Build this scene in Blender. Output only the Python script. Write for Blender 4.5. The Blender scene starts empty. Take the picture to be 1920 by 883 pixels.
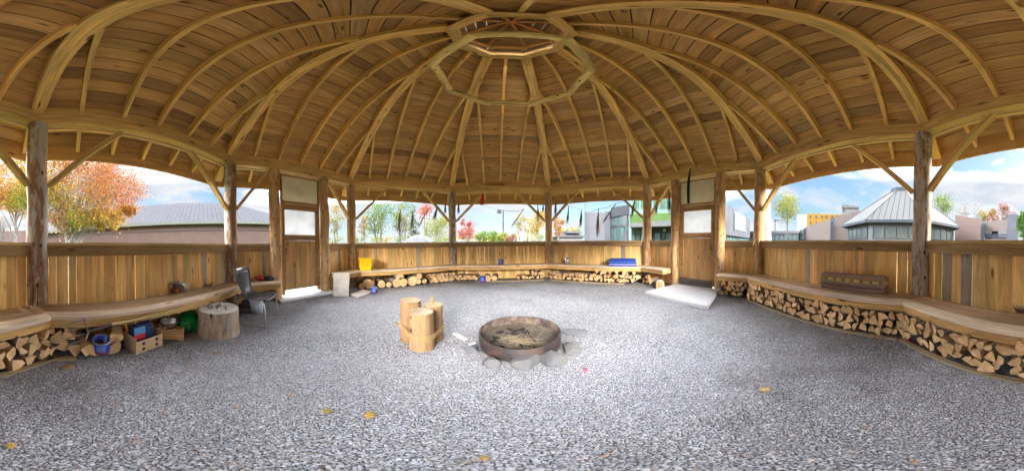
import bpy, math, random
import numpy as np
from mathutils import Vector, Matrix
random.seed(7); RNG = np.random.default_rng(7)
SC = bpy.context.scene; COL = SC.collection
R_ = math.radians
# ---------------------------------------------------------------- camera
M = 3.95                                   # post circle radius (m)
CAM = Vector((-0.2331, -2.0111, 1.0732)); YAW, PIT, ROL, S_, Y0 = 0.10006, -0.014529, 0.009194, 345.177, 462.03
def to_cam(v):
    x, y, z = v
    c, s = math.cos(YAW), math.sin(YAW); x, y = c*x-s*y, s*x+c*y
    c, s = math.cos(PIT), math.sin(PIT); y, z = c*y+s*z, -s*y+c*z
    c, s = math.cos(ROL), math.sin(ROL); x, z = c*x-s*z, s*x+c*z
    return Vector((x, y, z))
RM = Matrix([to_cam(e) for e in ((1,0,0),(0,1,0),(0,0,1))]).transposed()   # world -> camera frame
RI = RM.transposed()
def ray(px, py):
    az = (px-960)/S_; el = (Y0-py)/S_
    return RI @ Vector((math.sin(az)*math.cos(el), math.cos(az)*math.cos(el), math.sin(el)))
def G(px, py, z=0.0):                       # point of the horizontal plane z seen at a pixel of the 1920 px photograph
    v = ray(px, py); t = (z-CAM.z)/v.z; return Vector((CAM.x+t*v.x, CAM.y+t*v.y, z))
def AT(px, py, D):                          # point at horizontal distance D from the camera
    v = ray(px, py); t = D/math.hypot(v.x, v.y); return CAM+v*t
cd = bpy.data.cameras.new('camera'); co = bpy.data.objects.new('camera', cd); COL.objects.link(co)
cd.type = 'PANO'
pr = cd if hasattr(cd, 'panorama_type') else cd.cycles
for tgt in {id(pr): pr}.values():
    tgt.panorama_type = 'EQUIRECTANGULAR'
    tgt.longitude_min = -960/S_; tgt.longitude_max = 960/S_
    tgt.latitude_max = Y0/S_; tgt.latitude_min = -(883-Y0)/S_
if pr is cd and hasattr(cd, 'cycles'):
    try:
        cd.cycles.panorama_type = 'EQUIRECTANGULAR'
        cd.cycles.longitude_min = -960/S_; cd.cycles.longitude_max = 960/S_
        cd.cycles.latitude_max = Y0/S_; cd.cycles.latitude_min = -(883-Y0)/S_
    except Exception: pass
cd.clip_start = 0.02; cd.clip_end = 3000
r_, f_, u_ = RI@Vector((1,0,0)), RI@Vector((0,1,0)), RI@Vector((0,0,1))
co.matrix_world = Matrix(((r_.x,u_.x,-f_.x,CAM.x),(r_.y,u_.y,-f_.y,CAM.y),(r_.z,u_.z,-f_.z,CAM.z),(0,0,0,1)))
SC.camera = co
# ---------------------------------------------------------------- sky, sun, exposure
SUN_AZ, SUN_EL = R_(187), R_(19)            # azimuth from +Y clockwise: low behind the photographer
W = bpy.data.worlds.new('World'); SC.world = W; W.use_nodes = True
nt = W.node_tree; nt.nodes.clear()
class N:                                     # tiny node helper
    def __init__(s, nt): s.nt = nt
    def __call__(s, t, ins=None, **kw):
        n = s.nt.nodes.new(t)
        for k, v in kw.items(): setattr(n, k, v)
        for k, v in (ins or {}).items():
            if isinstance(v, bpy.types.NodeSocket): s.nt.links.new(v, n.inputs[k])
            else: n.inputs[k].default_value = v
        return n
    def math(s, op, a, b=0.0, c=0.0):
        return s('ShaderNodeMath', {0:a, 1:b, 2:c}, operation=op).outputs[0]
    def mix(s, f, a, b, mode='MIX'):
        n = s.nt.nodes.new('ShaderNodeMix'); n.data_type='RGBA'; n.blend_type=mode
        for i, v in ((0,f),(6,a),(7,b)):
            if isinstance(v, bpy.types.NodeSocket): s.nt.links.new(v, n.inputs[i])
            else: n.inputs[i].default_value = v if not isinstance(v, tuple) or len(v)==4 else (*v,1)
        return n.outputs[2]
    def ramp(s, f, stops, interp='LINEAR'):
        n = s.nt.nodes.new('ShaderNodeValToRGB'); n.color_ramp.interpolation = interp
        e = n.color_ramp.elements
        while len(e) < len(stops): e.new(0.5)
        for el, (p, c) in zip(e, stops):
            el.position = p; el.color = (c,c,c,1) if isinstance(c,(int,float)) else (*c,1)
        s.nt.links.new(f, n.inputs[0]); return n.outputs[0]
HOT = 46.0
n = N(nt)
sky = n('ShaderNodeTexSky', sky_type='NISHITA', sun_disc=False, sun_elevation=SUN_EL, sun_rotation=SUN_AZ)
tc = n('ShaderNodeTexCoord'); sep = n('ShaderNodeSeparateXYZ', {0: tc.outputs['Generated']})
# broken clouds, wider than high
cv = n('ShaderNodeCombineXYZ', {0: n.math('MULTIPLY', sep.outputs[0], 2.2), 1: n.math('MULTIPLY', sep.outputs[1], 2.2), 2: n.math('MULTIPLY', sep.outputs[2], 6.5)})
nz = n('ShaderNodeTexNoise', {'Vector': cv.outputs[0], 'Scale': 1.15, 'Detail': 7.0, 'Roughness': 0.58, 'Distortion': 0.4})
nz2 = n('ShaderNodeTexNoise', {'Vector': cv.outputs[0], 'Scale': 1.9, 'Detail': 6.0, 'Roughness': 0.6})
def ramp_big(f, st):                          # ramp values above 1
    o = n.ramp(f, [(p, v/16.0) for p, v in st]); return n.mix(1.0, o, (16.0,16.0,16.0,1), 'MULTIPLY')
cover = n.ramp(nz.outputs[0], [(0.40, 0.0), (0.53, 1.0)])
tone = n.ramp(nz2.outputs[0], [(0.36, (0.092, 0.101, 0.114)), (0.60, (0.122, 0.125, 0.130))])
# bright unseen sky bands added above the eaves and behind camera, lighting the interior
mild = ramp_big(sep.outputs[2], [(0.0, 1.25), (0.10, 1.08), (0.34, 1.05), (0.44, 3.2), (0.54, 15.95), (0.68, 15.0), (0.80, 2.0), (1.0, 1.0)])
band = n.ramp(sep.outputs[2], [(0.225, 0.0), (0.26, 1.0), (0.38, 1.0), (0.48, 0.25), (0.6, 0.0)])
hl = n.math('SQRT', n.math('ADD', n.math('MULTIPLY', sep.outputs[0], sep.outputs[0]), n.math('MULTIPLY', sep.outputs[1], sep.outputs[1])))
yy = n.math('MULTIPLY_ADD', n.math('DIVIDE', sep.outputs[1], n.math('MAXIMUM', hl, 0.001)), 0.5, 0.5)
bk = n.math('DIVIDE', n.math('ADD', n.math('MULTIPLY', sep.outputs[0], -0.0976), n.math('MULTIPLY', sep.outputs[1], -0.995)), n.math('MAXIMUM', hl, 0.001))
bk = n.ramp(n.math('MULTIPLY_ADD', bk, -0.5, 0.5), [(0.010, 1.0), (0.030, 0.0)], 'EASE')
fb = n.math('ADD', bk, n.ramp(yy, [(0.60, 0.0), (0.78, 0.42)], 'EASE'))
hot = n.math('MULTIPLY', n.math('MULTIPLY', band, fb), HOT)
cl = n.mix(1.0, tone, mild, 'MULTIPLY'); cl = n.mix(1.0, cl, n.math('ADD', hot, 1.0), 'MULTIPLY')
blue = n.mix(0.75, n.mix(1.0, sky.outputs[0], (0.07, 0.07, 0.07, 1), 'MULTIPLY'), (0.040, 0.072, 0.118, 1))
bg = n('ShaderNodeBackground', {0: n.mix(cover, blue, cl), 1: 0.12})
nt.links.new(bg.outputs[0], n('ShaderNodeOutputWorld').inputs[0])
sd = bpy.data.lights.new('sun', 'SUN'); sd.energy = 0.2; sd.angle = R_(16); sd.color = (1.0, 0.93, 0.83)
so = bpy.data.objects.new('sun', sd); COL.objects.link(so)
sdir = Vector((math.sin(SUN_AZ)*math.cos(SUN_EL), math.cos(SUN_AZ)*math.cos(SUN_EL), math.sin(SUN_EL)))
so.rotation_euler = sdir.to_track_quat('Z', 'Y').to_euler()
SC.view_settings.view_transform = 'Standard'; SC.view_settings.look = 'None'
SC.view_settings.exposure = 5.9; SC.view_settings.gamma = 1.0
SC.view_settings.use_curve_mapping = False
try:
    SC.cycles.max_bounces = 10; SC.cycles.diffuse_bounces = 7; SC.cycles.use_denoising = True
    SC.cycles.sample_clamp_indirect = 8; SC.cycles.caustics_reflective = False; SC.cycles.caustics_refractive = False
except Exception: pass
# ---------------------------------------------------------------- mesh builder
def tag(o, label=None, cat=None, group=None, kind=None):
    if label: o['label'] = label
    if cat: o['category'] = cat
    if group: o['group'] = group
    if kind: o['kind'] = kind
    return o
def thing(name, label, cat, loc=(0,0,0), rz=0.0, group=None):
    o = bpy.data.objects.new(name, None); COL.objects.link(o); o.empty_display_size = 0.1
    o.location = loc; o.rotation_euler = (0,0,rz); return tag(o, label, cat, group)
class MB:
    def __init__(s): s.v=[]; s.f=[]; s.m=[]; s.g=[]; s.t=[]; s.sm=[]; s.nv=0
    def add(s, vs, fs, gs=None, tint=(1,1,1), mat=0, smooth=False):
        vs = np.asarray(vs, float).reshape(-1,3); k = len(vs)
        if gs is None: gs = vs + np.array([random.uniform(-9,9) for _ in range(3)])
        s.v.append(vs); s.g.append(np.asarray(gs, float)); 
        t = np.asarray(tint, float)
        s.t.append(np.tile(t,(k,1)) if t.ndim==1 else t)
        b = s.nv
        s.f += [tuple(b+i for i in f) for f in fs]; s.m += [mat]*len(fs); s.sm += [smooth]*len(fs); s.nv += k
        return s
    def hexa(s, c, tint=(1,1,1), mat=0, axis=None):
        """c: 8 corners (x0y0z0,x1y0z0,x1y1z0,x0y1z0, same at z1); grain runs along the first axis"""
        c = [Vector(p) for p in c]
        ax = (c[1]-c[0]); 
        if ax.length < 1e-6: ax = c[2]-c[3]
        ax.normalize(); az = (c[4]-c[0]).normalized(); ay = az.cross(ax).normalized(); az = ax.cross(ay)
        o = Vector((random.uniform(0,40), random.uniform(0,9), random.uniform(0,9)))
        g = [((p-c[0]).dot(ax)+o.x, (p-c[0]).dot(ay)+o.y, (p-c[0]).dot(az)+o.z) for p in c]
        fs = [(0,3,2,1),(4,5,6,7),(0,1,5,4),(1,2,6,5),(2,3,7,6),(3,0,4,7)]
        d = (c[1]-c[0]).cross(c[3]-c[0]).dot(c[4]-c[0])
        if d < 0: fs = [f[::-1] for f in fs]
        return s.add([tuple(p) for p in c], fs, g, tint, mat)
    def beam(s, a, b, w, h, up=(0,0,1), tint=(1,1,1), mat=0):
        """box along a->b, width w sideways, h along up"""
        a, b = Vector(a), Vector(b); x = (b-a).normalized(); y = Vector(up).cross(x)
        if y.length < 1e-4: y = Vector((1,0,0)).cross(x)
        y.normalize(); z = x.cross(y); y = y*(w/2); z = z*(h/2)
        return s.hexa([a-y-z, b-y-z, b+y-z, a+y-z, a-y+z, b-y+z, b+y+z, a+y+z], tint, mat)
    def box(s, lo, hi, tint=(1,1,1), mat=0, grain=0):
        x0,y0,z0 = lo; x1,y1,z1 = hi
        P = lambda i,j,k: ((x0,x1)[i],(y0,y1)[j],(z0,z1)[k])
        if grain == 0: c = [P(0,0,0),P(1,0,0),P(1,1,0),P(0,1,0),P(0,0,1),P(1,0,1),P(1,1,1),P(0,1,1)]
        elif grain == 1: c = [P(0,0,0),P(0,1,0),P(0,1,1),P(0,0,1),P(1,0,0),P(1,1,0),P(1,1,1),P(1,0,1)]
        else: c = [P(0,0,0),P(0,0,1),P(1,0,1),P(1,0,0),P(0,1,0),P(0,1,1),P(1,1,1),P(1,1,0)]
        return s.hexa(c, tint, mat)
    def tube(s, pts, rad, seg=8, tint=(1,1,1), mat=0, cap=True, closed=False, noise=0.0, capmat=None, smooth=True):
        pts = [Vector(p) for p in pts]; n_ = len(pts)
        rad = list(rad) if hasattr(rad,'__len__') else [rad]*n_
        T = []
        for i in range(n_):
            if closed: T.append((pts[(i+1)%n_]-pts[i-1]).normalized())
            else: T.append((pts[min(i+1,n_-1)]-pts[max(i-1,0)]).normalized())
        u = T[0].orthogonal().normalized(); vs=[]; gs=[]; L=random.uniform(0,40); oy=random.uniform(0,9)
        ph = [random.uniform(0,6.28) for _ in range(6)]
        for i,p in enumerate(pts):
            if i: 
                L += (pts[i]-pts[i-1]).length
                u = (u - T[i]*u.dot(T[i])).normalized()
            w = T[i].cross(u)
            for k in range(seg):
                a = 2*math.pi*k/seg
                r = rad[i]*(1+noise*(math.sin(2*a+ph[0])*.5+math.sin(3*a+ph[1]+L*2)*.35+math.sin(5*a+ph[2]+L*5)*.25+math.sin(L*9+ph[3])*.3))
                vs.append(p+(u*math.cos(a)+w*math.sin(a))*r)
                gs.append((L, math.cos(a)*rad[i]+oy, math.sin(a)*rad[i]))
        fs=[]
        for i in range(n_ if closed else n_-1):
            j=(i+1)%n_
            for k in range(seg):
                k2=(k+1)%seg; fs.append((i*seg+k, i*seg+k2, j*seg+k2, j*seg+k))
        s.add([tuple(v) for v in vs], fs, gs, tint, mat, smooth)
        if cap and not closed:
            cm = mat if capmat is None else capmat
            for i, rev in ((0,True),(n_-1,False)):
                ring = vs[i*seg:(i+1)*seg]
                gg = [(0.0, math.cos(2*math.pi*k/seg)*rad[i]+oy*0, math.sin(2*math.pi*k/seg)*rad[i]) for k in range(seg)]
                f = tuple(range(seg)); s.add([tuple(v) for v in ring], [f[::-1] if rev else f], gg, tint, cm)
        return s
    def lathe(s, prof, seg=24, tint=(1,1,1), mat=0, c=(0,0,0), smooth=True, noise=0.0):
        vs=[]; ph=random.uniform(0,6)
        for r,z in prof:
            for k in range(seg):
                a=2*math.pi*k/seg; rr=r*(1+noise*(math.sin(2*a+ph)+.6*math.sin(3*a+2*ph)+.4*math.sin(7*a+z*9)))
                vs.append((c[0]+rr*math.cos(a), c[1]+rr*math.sin(a), c[2]+z))
        fs=[(i*seg+k, i*seg+(k+1)%seg, (i+1)*seg+(k+1)%seg, (i+1)*seg+k) for i in range(len(prof)-1) for k in range(seg)]
        return s.add(vs, fs, None, tint, mat, smooth)
    def build(s, name, mats, parent=None, loc=None, rot=None, label=None, cat=None, group=None, kind=None, bevel=0):
        me = bpy.data.meshes.new(name)
        V = np.concatenate(s.v) if s.v else np.zeros((0,3)); 
        me.from_pydata(V.tolist(), [], s.f)
        for m_ in (mats if isinstance(mats,(list,tuple)) else [mats]): me.materials.append(m_)
        me.polygons.foreach_set('material_index', s.m); me.polygons.foreach_set('use_smooth', s.sm)
        a = me.attributes.new('gc','FLOAT_VECTOR','POINT'); a.data.foreach_set('vector', np.concatenate(s.g).ravel())
        T = np.concatenate(s.t); T = np.concatenate([T, np.ones((len(T),1))],1)
        a = me.attributes.new('tint','FLOAT_COLOR','POINT'); a.data.foreach_set('color', T.ravel())
        me.update()
        o = bpy.data.objects.new(name, me); COL.objects.link(o)
        if parent: o.parent = parent
        if loc is not None: o.location = loc
        if rot is not None: o.rotation_euler = rot
        if bevel:
            b = o.modifiers.new('bevel','BEVEL'); b.width = bevel; b.segments = 1; b.limit_method='ANGLE'
        return tag(o, label, cat, group, kind)
def sph(mb, c, r, tint=(1,1,1), mat=0, seg=10, sc=(1,1,1)):
    prof=[(r*math.sin(math.pi*i/6)+1e-4, -r*math.cos(math.pi*i/6)) for i in range(7)]
    vs=[];
    for rr,z in prof:
        for k in range(seg):
            a=2*math.pi*k/seg; vs.append((c[0]+rr*math.cos(a)*sc[0], c[1]+rr*math.sin(a)*sc[1], c[2]+z*sc[2]))
    fs=[(i*seg+k, i*seg+(k+1)%seg, (i+1)*seg+(k+1)%seg, (i+1)*seg+k) for i in range(6) for k in range(seg)]
    mb.add(vs, fs, None, tint, mat, True)
# ---------------------------------------------------------------- materials
def newmat(name):
    m = bpy.data.materials.new(name); m.use_nodes = True; t = m.node_tree
    b = t.nodes['Principled BSDF']; return m, N(t), b, t
def wood(name, knots=True, rough=0.75, contrast=1.0, scale=1.0, weather=0.0):
    m, n, b, t = newmat(name)
    gc = n('ShaderNodeAttribute', attribute_name='gc').outputs['Vector']
    ti = n('ShaderNodeAttribute', attribute_name='tint').outputs['Color']
    mp = n('ShaderNodeMapping', {0: gc, 3: (0.9*scale, 8*scale, 8*scale)}).outputs[0]
    a = n('ShaderNodeTexNoise', {'Vector': mp, 'Scale': 1.0, 'Detail': 5.0, 'Roughness': 0.6, 'Distortion': 1.2}).outputs[0]
    mp2 = n('ShaderNodeMapping', {0: gc, 3: (2.5*scale, 70*scale, 70*scale)}).outputs[0]
    f = n('ShaderNodeTexNoise', {'Vector': mp2, 'Scale': 1.0, 'Detail': 3.0}).outputs[0]
    lo, hi = 1-0.38*contrast, 1+0.18*contrast
    g1 = n.ramp(a, [(0.28, lo), (0.62, hi)]); g2 = n.ramp(f, [(0.3, 1-0.25*contrast), (0.7, 1.08)])
    c = n.mix(1.0, ti, g1, 'MULTIPLY'); c = n.mix(1.0, c, g2, 'MULTIPLY')
    if knots:
        mk = n('ShaderNodeMapping', {0: gc, 3: (2.6, 9, 9)}).outputs[0]
        v = n('ShaderNodeTexVoronoi', {'Vector': mk, 'Scale': 1.0}, feature='F1')
        k = n.ramp(v.outputs['Distance'], [(0.09, 0.0), (0.19, 1.0)])
        r1 = n('ShaderNodeSeparateColor', {0: v.outputs['Color']}).outputs[0]
        k = n.math('MAXIMUM', k, n.math('GREATER_THAN', r1, 0.55))
        c = n.mix(k, n.mix(1.0, c, (0.32,0.22,0.16), 'MULTIPLY'), c)
    if weather:
        w = n('ShaderNodeTexNoise', {'Vector': n('ShaderNodeMapping', {0: gc, 3: (0.9, 5, 5)}).outputs[0], 'Scale': 1.0, 'Detail': 4.0}).outputs[0]
        wf = n.math('MULTIPLY', n.ramp(w, [(0.45, 0.0), (0.7, 1.0)]), weather)
        c = n.mix(wf, c, n.mix(1.0, c, (0.60,0.58,0.56), 'MULTIPLY'))
    n.nt.links.new(c, b.inputs['Base Color']); b.inputs['Roughness'].default_value = rough
    bp = n('ShaderNodeBump', {'Height': n.math('ADD', a, n.math('MULTIPLY', f, 0.5)), 'Strength': 0.35, 'Distance': 0.004})
    n.nt.links.new(bp.outputs[0], b.inputs['Normal']); b.inputs['Specular IOR Level'].default_value = 0.25
    return m
def logmat(name, pale=(1,1,1), dark=(0.30,0.17,0.09), amount=0.5):
    m, n, b, t = newmat(name)
    gc = n('ShaderNodeAttribute', attribute_name='gc').outputs['Vector']
    ti = n('ShaderNodeAttribute', attribute_name='tint').outputs['Color']
    a = n('ShaderNodeTexNoise', {'Vector': n('ShaderNodeMapping', {0: gc, 3: (2.5, 14, 14)}).outputs[0], 'Scale': 1.0, 'Detail': 6.0, 'Roughness': 0.7, 'Distortion': 0.8}).outputs[0]
    p = n('ShaderNodeTexNoise', {'Vector': n('ShaderNodeMapping', {0: gc, 3: (5.0, 16, 16)}).outputs[0], 'Scale': 1.0, 'Detail': 6.0, 'Roughness': 0.65}).outputs[0]
    big = n('ShaderNodeTexNoise', {'Vector': n('ShaderNodeMapping', {0: gc, 3: (0.5, 6, 6)}).outputs[0], 'Scale': 1.0, 'Detail': 2.0}).outputs[0]
    c = n.mix(1.0, ti, n.ramp(a, [(0.3, 0.6), (0.65, 1.15)]), 'MULTIPLY')
    pf = n.ramp(n.math('ADD', n.math('MULTIPLY', p, 0.55), n.math('MULTIPLY', big, 0.45)), [(0.52-0.06*amount, 0.0), (0.56-0.04*amount, 1.0)])
    c = n.mix(n.math('MULTIPLY', pf, amount), c, dark)
    ck = n('ShaderNodeTexNoise', {'Vector': n('ShaderNodeMapping', {0: gc, 3: (0.7, 22, 22)}).outputs[0], 'Scale': 1.0, 'Detail': 2.0}).outputs[0]
    crack = n.ramp(ck, [(0.30, 0.25), (0.335, 1.0)]); c = n.mix(1.0, c, crack, 'MULTIPLY')
    v = n('ShaderNodeTexVoronoi', {'Vector': n('ShaderNodeMapping', {0: gc, 3: (5, 9, 9)}).outputs[0], 'Scale': 1.0}).outputs['Distance']
    c = n.mix(n.ramp(v, [(0.08, 0.0), (0.16, 1.0)]), (0.06,0.035,0.02), c)
    n.nt.links.new(c, b.inputs['Base Color']); b.inputs['Roughness'].default_value = 0.8
    bp = n('ShaderNodeBump', {'Height': n.math('SUBTRACT', n.math('ADD', a, n.math('MULTIPLY', crack, 0.6)), n.math('MULTIPLY', pf, 0.5)), 'Strength': 0.6, 'Distance': 0.01})
    n.nt.links.new(bp.outputs[0], b.inputs['Normal']); b.inputs['Specular IOR Level'].default_value = 0.2
    return m
def plain(name, col, rough=0.6, metal=0.0, noise=0.0, nscale=8.0, bump=0.0, tint=False, emis=None, spec=None, col2=None):
    m, n, b, t = newmat(name)
    c = (*col, 1)
    src = n('ShaderNodeAttribute', attribute_name='tint').outputs['Color'] if tint else None
    tcn = n('ShaderNodeTexCoord').outputs['Object']
    if noise or bump or col2:
        z = n('ShaderNodeTexNoise', {'Vector': tcn, 'Scale': nscale, 'Detail': 6.0, 'Roughness': 0.6}).outputs[0]
    base = n.mix(1.0, src, c, 'MULTIPLY') if tint else None
    if col2:
        base = n.mix(n.ramp(z, [(0.42,0.0),(0.6,1.0)]), base if base else c, (*col2,1))
    if noise:
        rr = n.ramp(z, [(0.25, 1-noise), (0.75, 1+noise*0.5)])
        base = n.mix(1.0, base if base else c, rr, 'MULTIPLY')
    if base: n.nt.links.new(base, b.inputs['Base Color'])
    else: b.inputs['Base Color'].default_value = c
    b.inputs['Roughness'].default_value = rough; b.inputs['Metallic'].default_value = metal
    if spec is not None: b.inputs['Specular IOR Level'].default_value = spec
    if bump:
        bp = n('ShaderNodeBump', {'Height': z, 'Strength': bump, 'Distance': 0.01}); n.nt.links.new(bp.outputs[0], b.inputs['Normal'])
    return m
M_board = wood('pine_board_wood', contrast=0.9, weather=0.45)
M_roof = wood('roof_board_wood', contrast=0.8, weather=0.22)
M_beam = wood('beam_wood', contrast=1.0, weather=0.15)
M_grey_log = logmat('weathered_log_wood', dark=(0.30,0.18,0.10), amount=1.0)
M_honey_log = logmat('peeled_log_wood', dark=(0.22,0.10,0.04), amount=0.5)
def translucent_sheet(name, col, k):
    m, n, b, t = newmat(name); z = n('ShaderNodeTexNoise', {'Vector': n('ShaderNodeTexCoord').outputs['Object'], 'Scale': 4.0, 'Detail': 6.0}).outputs[0]
    c = n.mix(1.0, (*col,1), n.ramp(z, [(0.3, 0.88), (0.65, 1.03)]), 'MULTIPLY'); t.links.new(c, b.inputs['Base Color']); b.inputs['Roughness'].default_value = .4
    tr = n('ShaderNodeBsdfTranslucent', {0: c}); ms = n('ShaderNodeMixShader', {0: k, 1: b.outputs[0], 2: tr.outputs[0]})
    t.links.new(ms.outputs[0], [x for x in t.nodes if x.type=='OUTPUT_MATERIAL'][0].inputs[0]); return m
M_cream = translucent_sheet('cream_panel', (0.80,0.74,0.58), 0.42)
M_film = translucent_sheet('white_film_pane', (0.88,0.88,0.87), 0.60)
M_black = plain('black_metal', (0.02,0.02,0.022), 0.5)
M_greyplank = wood('grey_plank_wood', knots=False, contrast=0.8)
def vary(c, v=0.12, hue=0.05):
    k = 1+random.uniform(-v, v)
    return (c[0]*k*(1+random.uniform(-hue,hue)), c[1]*k, c[2]*k*(1+random.uniform(-hue,hue)))
# wood base colours (linear)
PINE = (0.90,0.60,0.24); ROOFW = (0.54,0.315,0.115); BEAMW = (0.70,0.45,0.17); RAFT = (0.82,0.53,0.185); GREYW = (0.46,0.39,0.31)
LIGHTW = (0.74,0.52,0.24); SEATW = (0.52,0.40,0.28)
# ---------------------------------------------------------------- pavilion frame of reference
AP = M*math.cos(math.pi/8); T8 = math.tan(math.pi/8)
PA = [(k-3.5)*math.pi/4 for k in range(8)]; POST = [Vector((math.sin(a)*M, math.cos(a)*M, 0)) for a in PA]
def half(o): return (AP-o)*T8
def SP(k, u, o, z):
    a = (k-3)*math.pi/4; return Vector((math.sin(a)*(AP-o)+math.cos(a)*u, math.cos(a)*(AP-o)-math.sin(a)*u, z))
def sbox(mb, k, u0, u1, o0, o1, z0, z1, tint=(1,1,1), mat=0, m0=False, m1=False, gap=0.0):
    """box on side k: u along the side, o inward; m0/m1 mitre the ends to the corner lines"""
    U0 = lambda o: (-half(o)+gap) if m0 else u0
    U1 = lambda o: (half(o)-gap) if m1 else u1
    mb.hexa([SP(k,U0(o0),o0,z0), SP(k,U1(o0),o0,z0), SP(k,U1(o1),o1,z0), SP(k,U0(o1),o1,z0),
             SP(k,U0(o0),o0,z1), SP(k,U1(o0),o0,z1), SP(k,U1(o1),o1,z1), SP(k,U0(o1),o1,z1)], tint, mat)
SL = 0.7872                                   # roof slope across a side
def ZR(o): return 2.93+SL*o
pav = thing('timber_pavilion', 'octagonal timber pavilion of log posts, half walls and a curving board roof over the gravel', 'pavilion')
# posts
greys = {0, 1, 3, 7}
for k, p in enumerate(POST):
    mb = MB(); nseg = 26
    rad = [0.128-0.012*i/nseg + random.uniform(-.0025,.0025) for i in range(nseg+1)]
    pts = [(p.x+0.006*math.sin(i*.7+k), p.y+0.006*math.cos(i*.5+k), -0.05+2.78*i/nseg) for i in range(nseg+1)]
    mb.tube(pts, rad, 28, (0.54,0.49,0.44) if k in greys else (0.60,0.40,0.21), noise=0.028)
    mb.build('post', M_grey_log if k in greys else M_honey_log, pav)
DOORS = {1: (-0.632, 0.605, -0.488, 0.445, -0.418, 0.332), 5: (-0.556, 0.638, -0.42, 0.512, -0.295, 0.42)}
for k, d in DOORS.items():
    for u in d[:2]:
        p = SP(k, u, 0.0, 0); mb = MB()
        pts = [(p.x+0.008*math.sin(i*.6+u*9), p.y+0.008*math.cos(i*.8), -0.05+2.77*i/24) for i in range(25)]
        mb.tube(pts, [0.118-0.010*i/24+random.uniform(-.003,.003) for i in range(25)], 28, (0.62,0.40,0.20), noise=0.035)
        mb.build('post', M_honey_log, pav, label='peeled honey coloured door post')
# eave beams, outer plate, blocking, fascia
for k in range(8):
    mb = MB(); sbox(mb, k, 0,0, -0.05, 0.05, 2.733, 2.93, vary(BEAMW,.06), m0=True, m1=True); mb.build('eave_beam', M_beam, pav)
    mb = MB(); sbox(mb, k, 0,0, -0.13, -0.08, 2.715, 2.90, vary(LIGHTW,.05), m0=True, m1=True)
    sbox(mb, k, 0,0, -0.08, -0.055, 2.74, 2.83, vary(LIGHTW,.05), m0=True, m1=True); mb.build('outer_plate', M_beam, pav)
    mb = MB(); sbox(mb, k, 0,0, -0.045, -0.015, 2.934, 3.09, vary(BEAMW,.08), m0=True, m1=True); mb.build('blocking_board', M_beam, pav)
    mb = MB(); sbox(mb, k, 0,0, -0.54, -0.503, 2.435, 2.765, vary(ROOFW,.06), m0=True, m1=True); mb.build('fascia', M_roof, pav)
# braces
for k in range(8):
    H = half(0)
    for sgn in (-1, 1):
        if k in DOORS:
            a, b = (H-0.10, H-0.76)
        else: a, b = (H-0.13, H-0.98)
        mb = MB(); P0, P1 = SP(k, sgn*a, 0.0, 1.80), SP(k, sgn*b, 0.0, 2.66 if k not in DOORS else 2.66)
        mb.beam(P0, P1, 0.06, 0.085, up=SP(k,0,1,0)-SP(k,0,0,0), tint=vary(BEAMW,.1)); mb.build('brace', M_beam, pav, bevel=0.003)
# hip rafters (three plies) and jack rafters
def hipz(r): return 2.93+0.7273*M*(1-r)
r_oc = 0.172
for k in range(8):
    d = POST[k].normalized(); sd_ = Vector((d.y,-d.x,0))
    mb = MB()
    for j in (-1,0,1):
        t = vary(RAFT, .07); off = sd_*(j*0.052); w = sd_*0.0252
        dz0 = 0.004*abs(j)
        a, b = M*1.13, M*r_oc
        za, zb = hipz(1.13)-dz0, hipz(r_oc)-dz0
        dep = 0.235
        mb.hexa([d*a-w+off+Vector((0,0,za)), d*b-w+off+Vector((0,0,zb)), d*b+w+off+Vector((0,0,zb)), d*a+w+off+Vector((0,0,za)),
                 d*a-w+off+Vector((0,0,za+dep)), d*b-w+off+Vector((0,0,zb+dep)), d*b+w+off+Vector((0,0,zb+dep)), d*a+w+off+Vector((0,0,za+dep))], t)
    mb.build('hip_rafter', M_beam, pav)
A_OC = M*r_oc*math.cos(math.pi/8)
for k in range(8):
    for u in (-1.008,-0.504,0.0,0.504,1.008):
        u += random.uniform(-.012,.012)
        oe = AP-A_OC if abs(u)<.1 else AP-abs(u)/T8-0.09/T8*0.9
        mb = MB(); t = vary(RAFT,.10); w=0.025; o0, o1 = -0.495, oe; z0, z1 = ZR(o0)+0.035, ZR(o1)+0.035; dep=0.165
        mb.hexa([SP(k,u-w,o0,z0), SP(k,u-w,o1,z1), SP(k,u+w,o1,z1), SP(k,u+w,o0,z0),
                 SP(k,u-w,o0,z0+dep), SP(k,u-w,o1,z1+dep), SP(k,u+w,o1,z1+dep), SP(k,u+w,o0,z0+dep)], t)
        mb.build('jack_rafter', M_beam, pav)
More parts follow.
